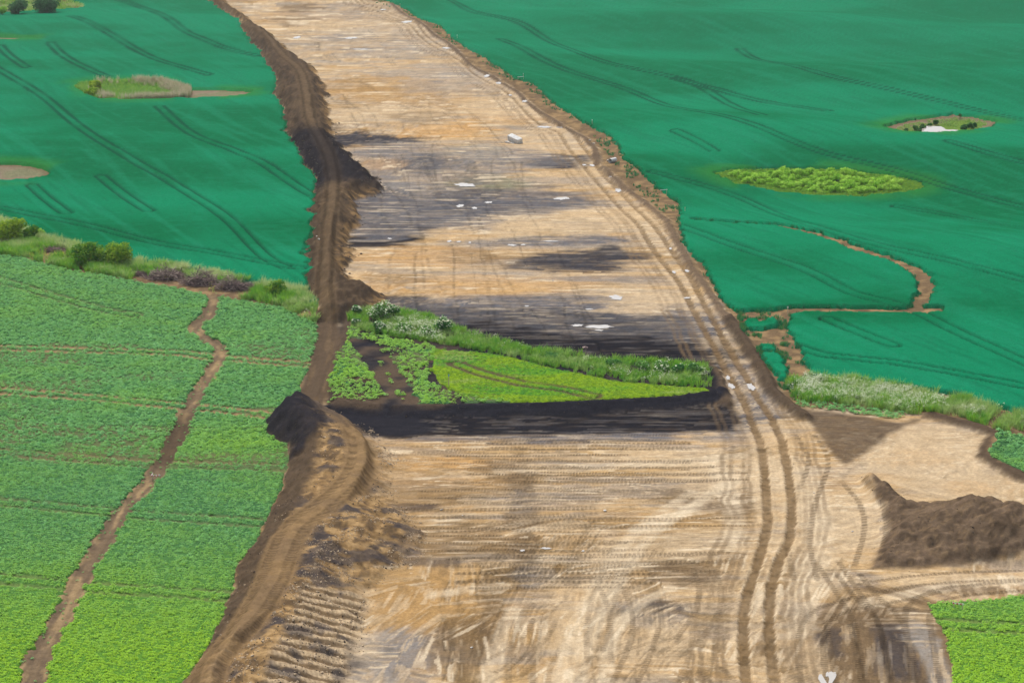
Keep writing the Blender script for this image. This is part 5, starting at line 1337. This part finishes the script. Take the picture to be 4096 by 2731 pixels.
wp_ = in_poly('willow_patch')
x, y = throw(14000, bounds(LAYOUT['willow_patch']), lambda x, y: (wp_(x, y) > 0) * .8)
scatter('patch_grass', CLOV, x, y, rng.uniform(1.3, 2.2, len(x)), rng.uniform(0, .7, len(x)), 'yellow-green weeds under the round bushes in the right wheat', 'weeds')

# ---------------------------------------------------------------- rocks and clods
def rock_mesh(name, seed, mat, flat=.7, npt=16, box=False):
    r = random.Random(seed); bm = bmesh.new()
    for k in range(npt):
        v = Vector((r.gauss(0, 1), r.gauss(0, 1), r.gauss(0, 1))).normalized() * r.uniform(.8, 1.05)
        if box: v = Vector([max(-.62, min(.62, c)) for c in v])
        bm.verts.new((v.x * .5, v.y * .5 * r.uniform(.85, 1), v.z * .5 * flat))
    res = bmesh.ops.convex_hull(bm, input=bm.verts)
    bmesh.ops.delete(bm, geom=[g for g in res['geom_interior'] if isinstance(g, bmesh.types.BMVert)], context='VERTS')
    bmesh.ops.bevel(bm, geom=list(bm.edges), offset=.02, segments=1, affect='EDGES')
    me = bpy.data.meshes.new(name); bm.to_mesh(me); bm.free(); me.materials.append(mat)
    return me
CLOD_T = pattern_set('tan_clod', [rock_mesh('tan_clod', s, MAT['stone_tan'], .75, 10) for s in range(4)])
CLOD_D = pattern_set('dark_clod', [rock_mesh('dark_clod', 20 + s, MAT['clod_dark'], .75, 10) for s in range(4)])
def rubble(x, y):
    b = sample(FLD['bank_lower'], x, y); lat = sample(FLD['low_lat'], x, y)
    lat = lat * 1.0
    return (b > -.8) * (sample(FLD['black_heap'], x, y) < -.5) * (np.abs(lat) > 1.7) * sstep(.42, .6, fbm(x / 2.2, y / 2.2, 201, 2)) * np.where(lat > 0, .9, .12)
x, y = throw(30000, bounds(LAYOUT['bank_lower']), rubble)
scatter('rubble', CLOD_T, x, y, np.clip(rng.lognormal(-2.0, .5, len(x)), .06, .5), 0.0, 'loose ochre clods and stones on the lower bank', 'rubble', .8)
x, y = throw(9000, bounds(LAYOUT['bank_lower']), lambda x, y: (sample(FLD['bank_lower'], x, y) > -.3) * (np.abs(sample(FLD['low_lat'], x, y)) > 1.6) * .6)
scatter('dark_clods', CLOD_D, x, y, np.clip(rng.lognormal(-2.3, .45, len(x)), .06, .3), 0.0, 'dark soil clods on the flanks of the lower bank', 'clods', .8)
x, y = throw(60000, (-40, 60, 170, 420), lambda x, y: (sample(np.minimum(np.minimum(FLD['berm_right'], FLD['berm_island_e']), FLD['berm_right_mid']), x, y) < 1.1) * .5 + (np.abs(sample(FLD['island'], x, y) + .3) < .5) * .5 + (sample(FLD['black_heap'], x, y) > -.9) * .8 + (sample(FLD['soil_heap'], x, y) > -.6) * .3 + (sample(FLD['berm_island_s'], x, y) < 1.2) * .8)
scatter('dark_clods', CLOD_D, x, y, np.clip(rng.lognormal(-2.2, .45, len(x)), .06, .32), 0.0, 'dark soil clods along the berms and heaps', 'clods', .8)
x, y = throw(22000, (-40, 60, 140, 260), lambda x, y: ((np.abs(np.abs(sample(FLD['haul_l'], x, y)) - .62) < .12) | (np.abs(np.abs(sample(FLD['haul_r'], x, y)) - .62) < .12)) * .9)
scatter('rut_clods', CLOD_T, x, y, np.clip(rng.lognormal(-2.3, .4, len(x)), .05, .25), 0.0, 'small clods thrown up along the haul road ruts', 'clods', .8)

x, y = throw(60000, (-75, -5, 232, 640), lambda x, y: (sample(FLD['bank_lump'], x, y) > -.6) * (np.abs(sample(FLD['up_lat'], x, y)) > 1.4) * (sample(FLD['bank_lump'], x, y) < 3) * .6)
scatter('bank_clods', CLOD_D, x, y, np.clip(rng.lognormal(-1.7, .5, len(x)), .08, .6), 0.0, 'dark soil clods crumbling down the long topsoil bank', 'clods', .8)
ROCKS = [rock_mesh('stone', 40 + s, MAT['stone'], .65, 16) for s in range(5)]
def rock(p, label, zs=.7, k=None, name='boulder', cat='boulder', mat=None, group=None):
    x, y, w = p
    me = ROCKS[(int(abs(x * 7 + y * 3)) if k is None else k) % 5]
    if mat: me = me.copy(); me.materials[0] = mat
    o = link(name, me, None, (x, y, gz(x, y) + w * .5 * zs * .45))
    o.scale = (w * 1.15, w * .9, w * zs * 1.3); o.rotation_euler = (0, 0, (x * 13.7) % 6.28)
    return tag(o, label, cat, group)
rock((-30.36, 282.52, 1.15), 'large pale boulder at the wheat gap by the dark bank')
rock((-29.86, 300.30, 0.54), 'small pale boulder partway up the dark bank above the wheat gap')
rock((-30.39, 302.34, 0.34), 'smallest pale stone on the dark bank, above the small boulder')
rock((-30.61, 287.53, 0.39), 'small round stone just above the large boulder at the wheat gap')
rock((18.10, 367.72, 0.90), 'rounded grey boulder on the margin by the haul road dip', .8, 2)
rock((15.45, 392.41, 0.69), 'pale boulder at the top of the black spoil beside the haul road', .8)
rock((16.09, 388.99, 0.77), 'pale flat slab lying on the black spoil beside the haul road', .4)
rock((43.63, 222.42, 1.22), 'wide brown stone mound in the right-hand grass verge', .5, 1, mat=MAT['branch_a'])
rock((39.65, 224.30, 0.51), 'pale pinkish boulder near the start of the right-hand verge', .8)
rock((47.42, 220.42, 0.51), 'small tan boulder in the middle of the right-hand verge', .6, mat=MAT['stone_tan'])
rock((51.59, 218.62, 0.75), 'tan boulder in the right-hand verge above the brown rim', .6, mat=MAT['stone_tan'])
rock((52.30, 217.97, 0.55), 'grey boulder just right of the tan one in the verge', .6)
rock((53.89, 216.37, 0.80), 'flat tan boulder above the corner of the small bean plot', .5, mat=MAT['stone_tan'])
rock((57.54, 214.00, 1.28), 'big dark brown boulder at the right edge of the picture', .6, mat=MAT['branch_a'])
rock((9.30, 186.30, 0.48), 'white stone lying alone on the middle of the lower site', .5)
rock((6.72, 175.70, 0.37), 'white flat stone in the pale lane of the lower site', .4)
rock((-7.05, 186.67, 0.39), 'white stone beside the black smear near the lower bank', .7)
rock((-4.88, 184.98, 0.26), 'small white stone right of the black smear on the lower site', .6)
rock((-3.41, 154.09, 0.29), 'pale stone in the ochre ground near the bottom edge', .6)
rock((-25.96, 173.85, 0.41), 'yellowish stone at the bean field edge under the lower bank', .7, mat=MAT['stone_tan'])
rock((30.89, 191.41, 0.27), 'pale stone on the fan of tyre marks right of the haul road', .6)
rock((33.05, 180.74, 0.30), 'white stone in the pale turning area by the brown heap', .6)
rock((9.35, 244.48, 0.84), 'dark earth lump on the black ground north of the island', .7, mat=MAT['branch_a'])
rock((5.92, 279.06, 0.31), 'small white stone on the upper cleared strip', .6)
rock((-25.97, 255.40, 0.41), 'tan stone at the end of the left verge by the bank', .8, mat=MAT['stone_tan'])

# broken concrete block on a pile of rubble
def block_mesh(name, sx, sy, sz, mat, bev=.06, seed=0):
    r = random.Random(seed); bm = bmesh.new(); bmesh.ops.create_cube(bm, size=1)
    for v in bm.verts:
        v.co = Vector((v.co.x * sx * r.uniform(.92, 1.05), v.co.y * sy * r.uniform(.92, 1.05), v.co.z * sz * r.uniform(.9, 1.1)))
    bmesh.ops.bevel(bm, geom=list(bm.edges), offset=bev, segments=2, affect='EDGES')
    me = bpy.data.meshes.new(name); bm.to_mesh(me); bm.free(); me.materials.append(mat)
    return me
bx_, by_, bw_ = (0.35, 391.95, 2.25)
t = empty('concrete_block', (bx_, by_, gz(bx_, by_)))
bm = bmesh.new(); r_ = random.Random(5)
for sx in (-1, 1):
    for sy in (-1, 1):
        for sz in (-1, 1):
            for q in range(3):
                k_ = [1, 1, 1]; k_[q] = r_.uniform(.55, .9)
                bm.verts.new((sx * 1.55 * k_[0], sy * .62 * k_[1], sz * .6 * k_[2]))
bmesh.ops.convex_hull(bm, input=bm.verts)
bmesh.ops.bevel(bm, geom=list(bm.edges), offset=.03, segments=1, affect='EDGES')
me = bpy.data.meshes.new('slab'); bm.to_mesh(me); bm.free(); me.materials.append(MAT['concrete'])
o = link('slab', me, t, (.25, 0, .7)); o.rotation_euler = (.25, .2, -.8)
for k, (dx, dy, s) in enumerate(((-1.3, -.2, .9), (-1.0, -.9, .7), (-.5, -1.0, .6), (.9, -1.0, .5), (-1.6, .4, .7), (-.1, -1.4, .5), (1.5, -.8, .4))):
    c = link('rubble_piece', ROCKS[k % 5], t, (dx, dy, s * .25)); c.scale = (s, s, s * .9)
tag(t, 'broken white concrete block on grey rubble in the upper strip', 'concrete block')
px_, py_, pw_ = (18.80, 366.91, 1.06)
t = empty('concrete_pipe', (px_, py_, gz(px_, py_)), .9)
bm = bmesh.new()
bmesh.ops.create_cone(bm, cap_ends=True, segments=20, radius1=.42, radius2=.42, depth=1.7)
caps = [f for f in bm.faces if len(f.verts) > 4]
ins = bmesh.ops.inset_individual(bm, faces=caps, thickness=.09)
for f in caps: bmesh.ops.translate(bm, verts=list(f.verts), vec=Vector((0, 0, -.7 if f.normal.z > 0 else .7)))
me = bpy.data.meshes.new('pipe_body'); bm.to_mesh(me); bm.free(); me.materials.append(MAT['concrete'])
o = link('pipe_body', me, t, (0, 0, .42)); o.rotation_euler = (0, math.pi / 2, 0)
tag(t, 'short white concrete pipe lying against the rounded boulder', 'concrete pipe')

# ---------------------------------------------------------------- bushes and trees
def tube(V, Fc, pts, rad, n=5):
    rings = []
    for i, p in enumerate(pts):
        d = (pts[min(i + 1, len(pts) - 1)] - pts[max(i - 1, 0)]).normalized()
        a = d.orthogonal().normalized(); b = d.cross(a); k = len(V)
        V += [p + (a * math.cos(6.2832 * j / n) + b * math.sin(6.2832 * j / n)) * rad[i] for j in range(n)]
        rings.append(k)
    for r0, r1 in zip(rings[:-1], rings[1:]):
        Fc += [(r0 + j, r0 + (j + 1) % n, r1 + (j + 1) % n, r1 + j) for j in range(n)]

def crown_and_trunk(seed, w, h, nlobes, nleaf, leaf, mat, base=.08, flower=None, ffrac=.3):
    """Crown of leaves hung on lobes of uneven size, with limbs reaching into each lobe."""
    r = random.Random(seed); V = []; Fc = []; mi = []; TV = []; TF = []
    lobes = []
    for k in range(nlobes):
        a = 6.2832 * k / nlobes + r.uniform(-.5, .5); q = r.uniform(.12, .34) * w * (1 if k else 0)
        zz = h * r.uniform(.32, .72) if k else h * .62
        rr = r.uniform(.17, .28) * w
        lobes.append((Vector((math.cos(a) * q, math.sin(a) * q, zz)), rr, min(rr * r.uniform(.8, 1.1), h - zz if h - zz > .15 * h else .15 * h)))
    for c, rr, rz in lobes:
        tube(TV, TF, [Vector((r.gauss(0, .04 * w), r.gauss(0, .04 * w), -.15)), c * .45 + Vector((0, 0, .02 * h)), c], [.035 * w * .5, .02 * w * .5, .006 * w])
    tot = sum(l[1] ** 2 for l in lobes)
    for c, rr, rz in lobes:
        for k in range(int(nleaf * rr * rr / tot)):
            d = Vector((r.gauss(0, 1), r.gauss(0, 1), r.gauss(.15, 1))).normalized()
            rad = r.random() ** .33 * r.choice((1, 1, 1, 1.08, 1.18))
            p = c + Vector((d.x * rr * rad, d.y * rr * rad, d.z * rz * rad))
            if p.z < base * h: p.z = base * h * r.uniform(1, 2.5)
            nn = d + Vector((r.gauss(0, .6), r.gauss(0, .6), r.gauss(.35, .6)))
            fl_ = flower and d.z > -.1 and rad > .8 and r.random() < ffrac
            leaf_quad(V, Fc, p, nn if not fl_ else nn + Vector((0, 0, 1)), leaf * r.uniform(.6, 1.25) * (.8 if fl_ else 1), r, .95 if fl_ else .6)
            mi.append(1 if fl_ else 0)
    crown = raw_mesh('crown', V, Fc, [mat] + ([flower] if flower else []), mi)
    trunk = raw_mesh('trunk', TV, TF, [MAT['bark']], smooth=True)
    return crown, trunk

def bush(name, p, h, label, mat, seed, nlobes=7, nleaf=2600, leaf=.16, cat='bush', group=None, flower=None, ffrac=.3):
    x, y, w = p
    t = empty(name, (x, y, gz(x, y) - .03), seed * 1.7)
    cr, tk = crown_and_trunk(seed, w, h, nlobes, nleaf, leaf, mat, flower=flower, ffrac=ffrac)
    link('crown', cr, t); link('trunk', tk, t)
    return tag(t, label, cat, group)

bush('hedge_bush', (-78.07, 303.21, 5.03), 4.2, 'tall olive-green bush at the left edge of the verge', MAT['bush'], 1, 9, 4200, .17)
bush('hedge_bush', (-75.77, 304.45, 3.00), 2.6, 'yellow-green bush right beside the tall one at the left edge', MAT['bush'], 2, 7, 2200, .16)
bush('hedge_bush', (-74.56, 306.89, 1.79), 1.9, 'small bright bush between the tall bush and the dead branches', MAT['willow'], 12, 5, 1000, .15)
bush('hedge_bush', (-62.64, 287.30, 5.30), 3.5, 'broad rounded bush in the verge, left one of the touching pair', MAT['bush'], 3, 9, 4200, .17)
bush('hedge_bush', (-58.13, 286.34, 4.51), 3.6, 'domed darker bush in the verge, right one of the touching pair', MAT['bush'], 4, 9, 3800, .17)
bush('hedge_bush', (-33.23, 270.35, 3.30), 2.1, 'small yellow-green bush in the verge between branch piles and bank', MAT['bush'], 5, 7, 2200, .15)
bush('pond_tree', (-95.79, 455.80, 3.20), 3.6, 'small dark tree standing in the overgrown pond on the left', MAT['bush'], 6, 6, 1500, .26, 'tree')
bush('pond_bush', (-95.17, 451.72, 4.37), 2.0, 'low spreading bush at the foot of the small pond tree', MAT['bush'], 7, 7, 1500, .24)
bush('corner_tree', (-149.48, 606.65, 6.59), 5.2, 'grey-green rounded tree in the top left corner', MAT['tree_far'], 8, 9, 2400, .36, 'tree')
bush('corner_tree', (-142.08, 610.09, 10.07), 5.0, 'wide dark green tree right of the grey-green one in the top left corner', MAT['tree_far'], 9, 10, 2800, .36, 'tree')
bush('corner_tree', (-153.90, 604.29, 3.41), 3.0, 'small pale tree at the very left of the top corner group', MAT['willow'], 10, 6, 1000, .34, 'tree')
for k, (p, h, lab) in enumerate((((83.01, 404.92, 1.43), 1.3, 'dark bush left of the open pond, leftmost of the row'), ((84.96, 408.35, 1.53), 1.5, 'dark bush left of the open pond, middle of the row'),
        ((86.74, 410.87, 1.36), 1.4, 'dark bush left of the open pond, rightmost of the row'), ((82.38, 398.66, 1.41), 1.2, 'low dark bush at the near left shore of the open pond'),
        ((89.56, 417.41, 1.10), 1.2, 'small bush on the grass behind the open pond'), ((92.48, 403.95, 1.61), 1.7, 'green bush at the right shore of the open pond, nearest one'),
        ((95.00, 409.15, 1.63), 1.7, 'dark bush at the right shore of the open pond, middle one'), ((96.96, 413.01, 1.28), 1.2, 'dark bush right of the open pond, farthest right'),
        ((96.53, 425.68, 0.66), 1.2, 'tiny bush at the top corner of the open pond hollow'), ((79.57, 398.25, 1.06), .8, 'tiny dark bush on the left bank of the open pond'))):
    bush('pond_bush', p, h, lab, MAT['bush_dark'], 30 + k, 5, 500, .22, group='bushes around the open pond')
for k, (p, h, lab, fr_) in enumerate((((-17.64, 255.74, 3.13), 2.6, 'largest white-flowering elder on the island edge', .5), ((-15.73, 255.73, 1.97), 2.2, 'white-flowering elder right beside the largest one', .45),
        ((-8.84, 249.17, 2.61), 2.6, 'white-flowering elder at the black ditch, last of the flowering row', .5), ((-20.70, 257.83, 1.64), 1.5, 'small flowering elder at the west tip of the island', .45),
        ((-17.38, 249.82, 2.04), 1.5, 'low flowering elder in front of the largest one', .35), ((-14.04, 248.99, 2.60), 1.5, 'low broad flowering elder in the middle of the island edge', .35),
        ((-10.76, 247.56, 2.25), 1.5, 'low flowering elder before the last of the flowering row', .4), ((-20.56, 252.90, 1.38), 1.1, 'low leafy elder below the west tip of the island', .2),
        ((12.32, 233.45, 2.13), 1.1, 'low dark green bush by the gap in the island edge', 0), ((16.05, 231.60, 2.22), 1.4, 'dark green bush right of the gap in the island edge', .05),
        ((18.19, 231.23, 2.43), 1.5, 'flowering bush second from the gap in the island edge', .22), ((20.05, 230.68, 2.11), 1.3, 'green bush third from the gap in the island edge', .1),
        ((21.97, 230.87, 2.11), 1.5, 'last bush at the east end of the island', .15), ((5.09, 237.24, 2.71), .9, 'low leafy bush midway along the island edge', 0))):
    bush('island_bush', p, h, lab, MAT['elder'], 50 + k, 7, 1500, .14, flower=MAT['umbel'], ffrac=fr_, group='bushes along the island edge')

# the round clumps in the hollow of the right-hand wheat
WILLOWS = []
for s in range(5):
    cr, tk = crown_and_trunk(80 + s, 2.0, 1.05 + .25 * (s % 3), 5 + s, 620, .125, MAT['willow'], .05)
    WILLOWS.append((cr, tk))
placed = []
wb = bounds(LAYOUT['willow_patch'])
tries = 0
while len(placed) < 190 and tries < 30000:
    tries += 1
    x = rng.uniform(wb[0], wb[1]); y = rng.uniform(wb[2], wb[3])
    d = float(wp_(x, y)[0])
    if d < 2.2 or rng.random() > sstep(.22, .42, fbm(np.array([x / 6]), np.array([y / 8]), 211, 2))[0]:
        continue
    if all((x - a) ** 2 + ((y - b) * .75) ** 2 > 1.05 ** 2 for a, b in placed):
        placed.append((x, y))
for k, (x, y) in enumerate(placed):
    s = rng.uniform(.45, 1.3)
    t = empty('round_bush', (x, y, gz(x, y) - .03), rng.uniform(0, 6.28), s)
    cr, tk = WILLOWS[k % 5]
    link('crown', cr, t); link('trunk', tk, t)
    tag(t, 'light green round bush crowded into the oval hollow of the right-hand wheat', 'bush', 'round bushes in the oval hollow')

# ---------------------------------------------------------------- piles of cut branches
def branch_mesh(seed, L, r0, mat, fork=True):
    r = random.Random(seed); V = []; Fc = []
    def limb(p, d, L, rad, lvl):
        pts = [p]; rr = [rad]
        for k in range(4):
            d = (d + Vector((r.gauss(0, .16), r.gauss(0, .16), r.gauss(0, .16)))).normalized()
            p = p + d * L / 4; pts.append(p); rr.append(rad * (1 - .22 * (k + 1)))
        tube(V, Fc, pts, rr, 4)
        if lvl:
            for q in range(2):
                b = pts[r.choice((2, 3))]
                limb(b, (d + Vector((r.gauss(0, .6), r.gauss(0, .6), r.gauss(0, .6)))).normalized(), L * .45, rad * .55, 0)
    limb(Vector((-L / 2, 0, 0)), Vector((1, 0, 0)), L, r0, 1 if fork else 0)
    return raw_mesh('branch', V, Fc, [mat], smooth=True)
BR = [branch_mesh(s, 1.9 + .25 * (s % 4), .045 + .012 * (s % 3), MAT[('branch_a', 'branch_c', 'branch_b', 'branch_a')[s % 4]]) for s in range(12)]
def branch_pile(p, h, depth, n, label, seed):
    x, y, w = p
    r = random.Random(seed)
    t = empty('branch_pile', (x, y, gz(x, y)))
    def place():
        while True:
            u, v = r.uniform(-1, 1), r.uniform(-1, 1)
            q = u * u + v * v
            if q < 1: break
        top = h * (1 - q) ** .6 * r.uniform(.6, 1.1) * (.62 + .38 * math.sin(u * 4.2 + seed * 2.0) * math.cos(v * 2 + seed))
        return u * w / 2, v * depth / 2, max(.1, r.random() ** .5 * top)
    for k in range(n):
        o = link('branch', BR[r.randrange(12)], t, place())
        o.rotation_euler = (r.uniform(0, 6.28), r.gauss(0, .45), r.uniform(0, 6.28)); s = r.uniform(.5, .95); o.scale = (s, s, s)
    V = []; Fc = []
    for k in range(420):
        c = Vector(place()); d = Vector((r.gauss(0, 1), r.gauss(0, 1), r.gauss(0, .55))).normalized(); L = r.uniform(.35, .8); rr = r.uniform(.012, .025)
        tube(V, Fc, [c - d * L, c + Vector((r.gauss(0, .06), r.gauss(0, .06), r.gauss(0, .06))), c + d * L], [rr, rr, rr * .5], 3)
    tag(link('twigs', raw_mesh('twigs', V, Fc, [MAT['branch_a']]), t), kind='stuff')
    # earth and roots in the heart of the pile
    bm = bmesh.new(); bmesh.ops.create_icosphere(bm, subdivisions=3, radius=1)
    for v in bm.verts:
        k = 1 + r.gauss(0, .07)
        v.co = Vector((v.co.x * w * .36 * k, v.co.y * depth * .34 * k, max(-.1, v.co.z) * h * .3 * k))
    me = bpy.data.meshes.new('earth_core'); bm.to_mesh(me); bm.free(); me.materials.append(MAT['branch_c'])
    link('earth_core', me, t)
    return tag(t, label, 'branch pile', 'piles of cut branches along the verge')
branch_pile((-49.90, 279.50, 6.30), 2.4, 3.0, 150, 'pile of cut branches in the verge, left one of three, dark inside', 1)
branch_pile((-44.58, 276.34, 5.99), 2.9, 3.0, 150, 'tall pile of cut branches in the verge, middle one of three', 2)
branch_pile((-39.42, 273.70, 6.43), 2.6, 3.0, 150, 'pile of cut branches in the verge, right one of three, nearest the bank', 3)
branch_pile((-53.97, 281.44, 2.16), .7, 1.2, 22, 'low scatter of thin branches at the left end of the three piles', 4)
branch_pile((-69.71, 296.18, 4.92), 1.0, 1.6, 40, 'low heap of grey dead branches between the hedge bushes', 5)
branch_pile((-78.75, 301.56, 1.49), 1.3, 1.2, 22, 'small tangle of dead branches under the tall bush at the left edge', 6)

# ---------------------------------------------------------------- surveyors' stakes and profile boards
def bar(V, Fc, a, b, w, d):
    a = Vector(a); b = Vector(b); u = (b - a).normalized(); s = u.orthogonal().normalized() if abs(u.z) > .9 else u.cross(Vector((0, 0, 1))).normalized(); v = u.cross(s)
    i = len(V)
    for p in (a, b):
        V += [p + s * w / 2 + v * d / 2, p - s * w / 2 + v * d / 2, p - s * w / 2 - v * d / 2, p + s * w / 2 - v * d / 2]
    Fc += [(i, i + 1, i + 2, i + 3), (i + 7, i + 6, i + 5, i + 4)] + [(i + k, i + (k + 1) % 4, i + 4 + (k + 1) % 4, i + 4 + k) for k in range(4)]
def bar_mesh(name, a, b, w, d, mat):
    V = []; Fc = []; bar(V, Fc, a, b, w, d); return raw_mesh(name, V, Fc, [mat])
def profile_board(p, wid, h, rz, label, third=False, mat='wood_white', bands=True):
    x, y = p
    t = empty('profile_board', (x, y, gz(x, y)), rz)
    for px in (-wid / 2, wid / 2):
        link('post', bar_mesh('post', (px, 0, -.2), (px, 0, h + .08), .05, .05, MAT[mat]), t)
    if third:
        link('post', bar_mesh('post', (-wid / 2 + .02, .45, -.2), (-wid / 2 + .02, .45, h + .08), .05, .05, MAT[mat]), t)
        link('board', bar_mesh('board', (-wid / 2 - .12, -.12, h - .02), (-wid / 2 + .06, .6, h + .02), .035, .1, MAT['paint_white']), t)
    n = 6 if bands else 1
    bd = link('board', bar_mesh('board', (-wid / 2 - .14, -.045, h - .04), (wid / 2 + .14, -.045, h - .04), .03, .11, MAT['paint_white']), t)
    if bands:
        for k in range(3):
            a = -wid / 2 - .1 + k * (wid + .2) / 3
            link('painted_band', bar_mesh('painted_band', (a, -.064, h - .04), (a + (wid + .2) / 6, -.064, h - .04), .012, .114, MAT['tape_red']), bd)
    return tag(t, label, 'profile board', "surveyors' profile boards")
profile_board((-37.13, 195.57), .68, .55, .15, 'red and white profile board on stakes in the dirt field track', True)
profile_board((39.22, 161.87), .75, .7, -.35, 'red and white profile board on stakes in the lower right bean field')
profile_board((2.06, 469.01), 1.3, 1.0, .2, 'plain profile board at the far kink of the wheat edge', bands=False)
profile_board((26.60, 343.14), 1.1, 1.0, .3, 'plain profile board at the wheat edge above the path junction', bands=False)
def stake(p, h, label, cap):
    x, y = p
    t = empty('survey_stake', (x, y, gz(x, y)))
    link('post', bar_mesh('post', (0, 0, -.2), (0, 0, h), .07, .07, MAT['wood_white']), t)
    link('cap', bar_mesh('cap', (0, 0, h), (0, 0, h + .22), .1, .1, MAT[cap]), t)
    return tag(t, label, 'stake', 'survey stakes')
stake((2.69, 472.54), 1.1, 'white-capped stake beside the far profile board', 'paint_white')
stake((16.62, 409.31), 1.1, 'white-capped stake at the wheat edge above the concrete pipe', 'paint_white')
stake((-14.98, 545.40), 1.3, 'white-capped stake at the far right wheat edge', 'paint_white')
stake((-34.60, 620.08), 1.4, 'wooden stake at the wheat edge near the top of the picture', 'wood_white')
stake((28.93, 326.19), 1.0, 'wooden stake at the wheat edge below the plain profile board', 'wood_white')
stake((37.42, 260.91), .8, 'short white-capped stake at the junction of the wheat paths', 'paint_white')
stake((-7.49, 225.48), 1.3, 'slim blue-capped stake standing in the yellow-green island crop', 'blue_paint')

# ---------------------------------------------------------------- standing water
def puddle(k, px, py, rx, ry, z=None, seed=0):
    r = random.Random(900 + k); V = [Vector((0, 0, 0))]; n = 40
    a1, a2, a3 = r.uniform(0, 6), r.uniform(0, 6), r.uniform(0, 6)
    for j in range(n):
        a = 6.2832 * j / n
        q = 1 + .16 * math.sin(2 * a + a1) + .14 * math.sin(5 * a + a2) + .1 * math.sin(9 * a + a3) + r.uniform(-.06, .06)
        V.append(Vector((math.cos(a) * rx * q, math.sin(a) * ry * q, 0)))
    me = raw_mesh('puddle', V, [(0, 1 + j, 1 + (j + 1) % n) for j in range(n)], [MAT['water']])
    return tag(link('puddle', me, None, (px, py, puddle_level(px, py) if z is None else z)), kind='structure')
for k, (px, py, rx, ry) in enumerate(PUDDLES):
    puddle(k, px, py, rx * .85, ry * .8)
for nm in ('puddle_a', 'puddle_b'):
    q = LAYOUT[nm]; cxp = sum(p[0] for p in q) / len(q); cyp = sum(p[1] for p in q) / len(q)
    zq = max(float(sample(GZ, p[0], p[1])[0]) for p in q) + .01
    me = raw_mesh('puddle', [Vector((p[0] - cxp, p[1] - cyp, 0)) for p in q], [tuple(range(len(q)))], [MAT['water']])
    tag(link('puddle', me, None, (cxp, cyp, zq)), kind='structure')
wx, wy = (87.39, 402.29)
o = puddle(77, wx, wy, 4.6, 6.5, gz(wx, wy) + .14)
o.name = 'pond_water'

# ---------------------------------------------------------------- the thin haze over the far fields
def haze_box():
    m = bpy.data.materials.new('haze'); m.use_nodes = True
    nt = m.node_tree; nt.nodes.clear()
    v = nt.nodes.new('ShaderNodeVolumePrincipled'); out = nt.nodes.new('ShaderNodeOutputMaterial')
    v.inputs['Color'].default_value = (.90, .94, 1.0, 1); v.inputs['Density'].default_value = .00009; v.inputs['Anisotropy'].default_value = .2
    nt.links.new(v.outputs[0], out.inputs['Volume'])
    x0, x1, y0, y1, z0, z1 = -6300, 6300, -1700, 9300, -8, 76
    V = [Vector((x, y, z)) for z in (z0, z1) for y in (y0, y1) for x in (x0, x1)]
    me = raw_mesh('haze', V, [(0, 2, 3, 1), (4, 5, 7, 6), (0, 1, 5, 4), (2, 6, 7, 3), (0, 4, 6, 2), (1, 3, 7, 5)], [m])
    tag(link('haze', me), 'thin pale summer haze over the fields', 'haze', kind='stuff')
haze_box()
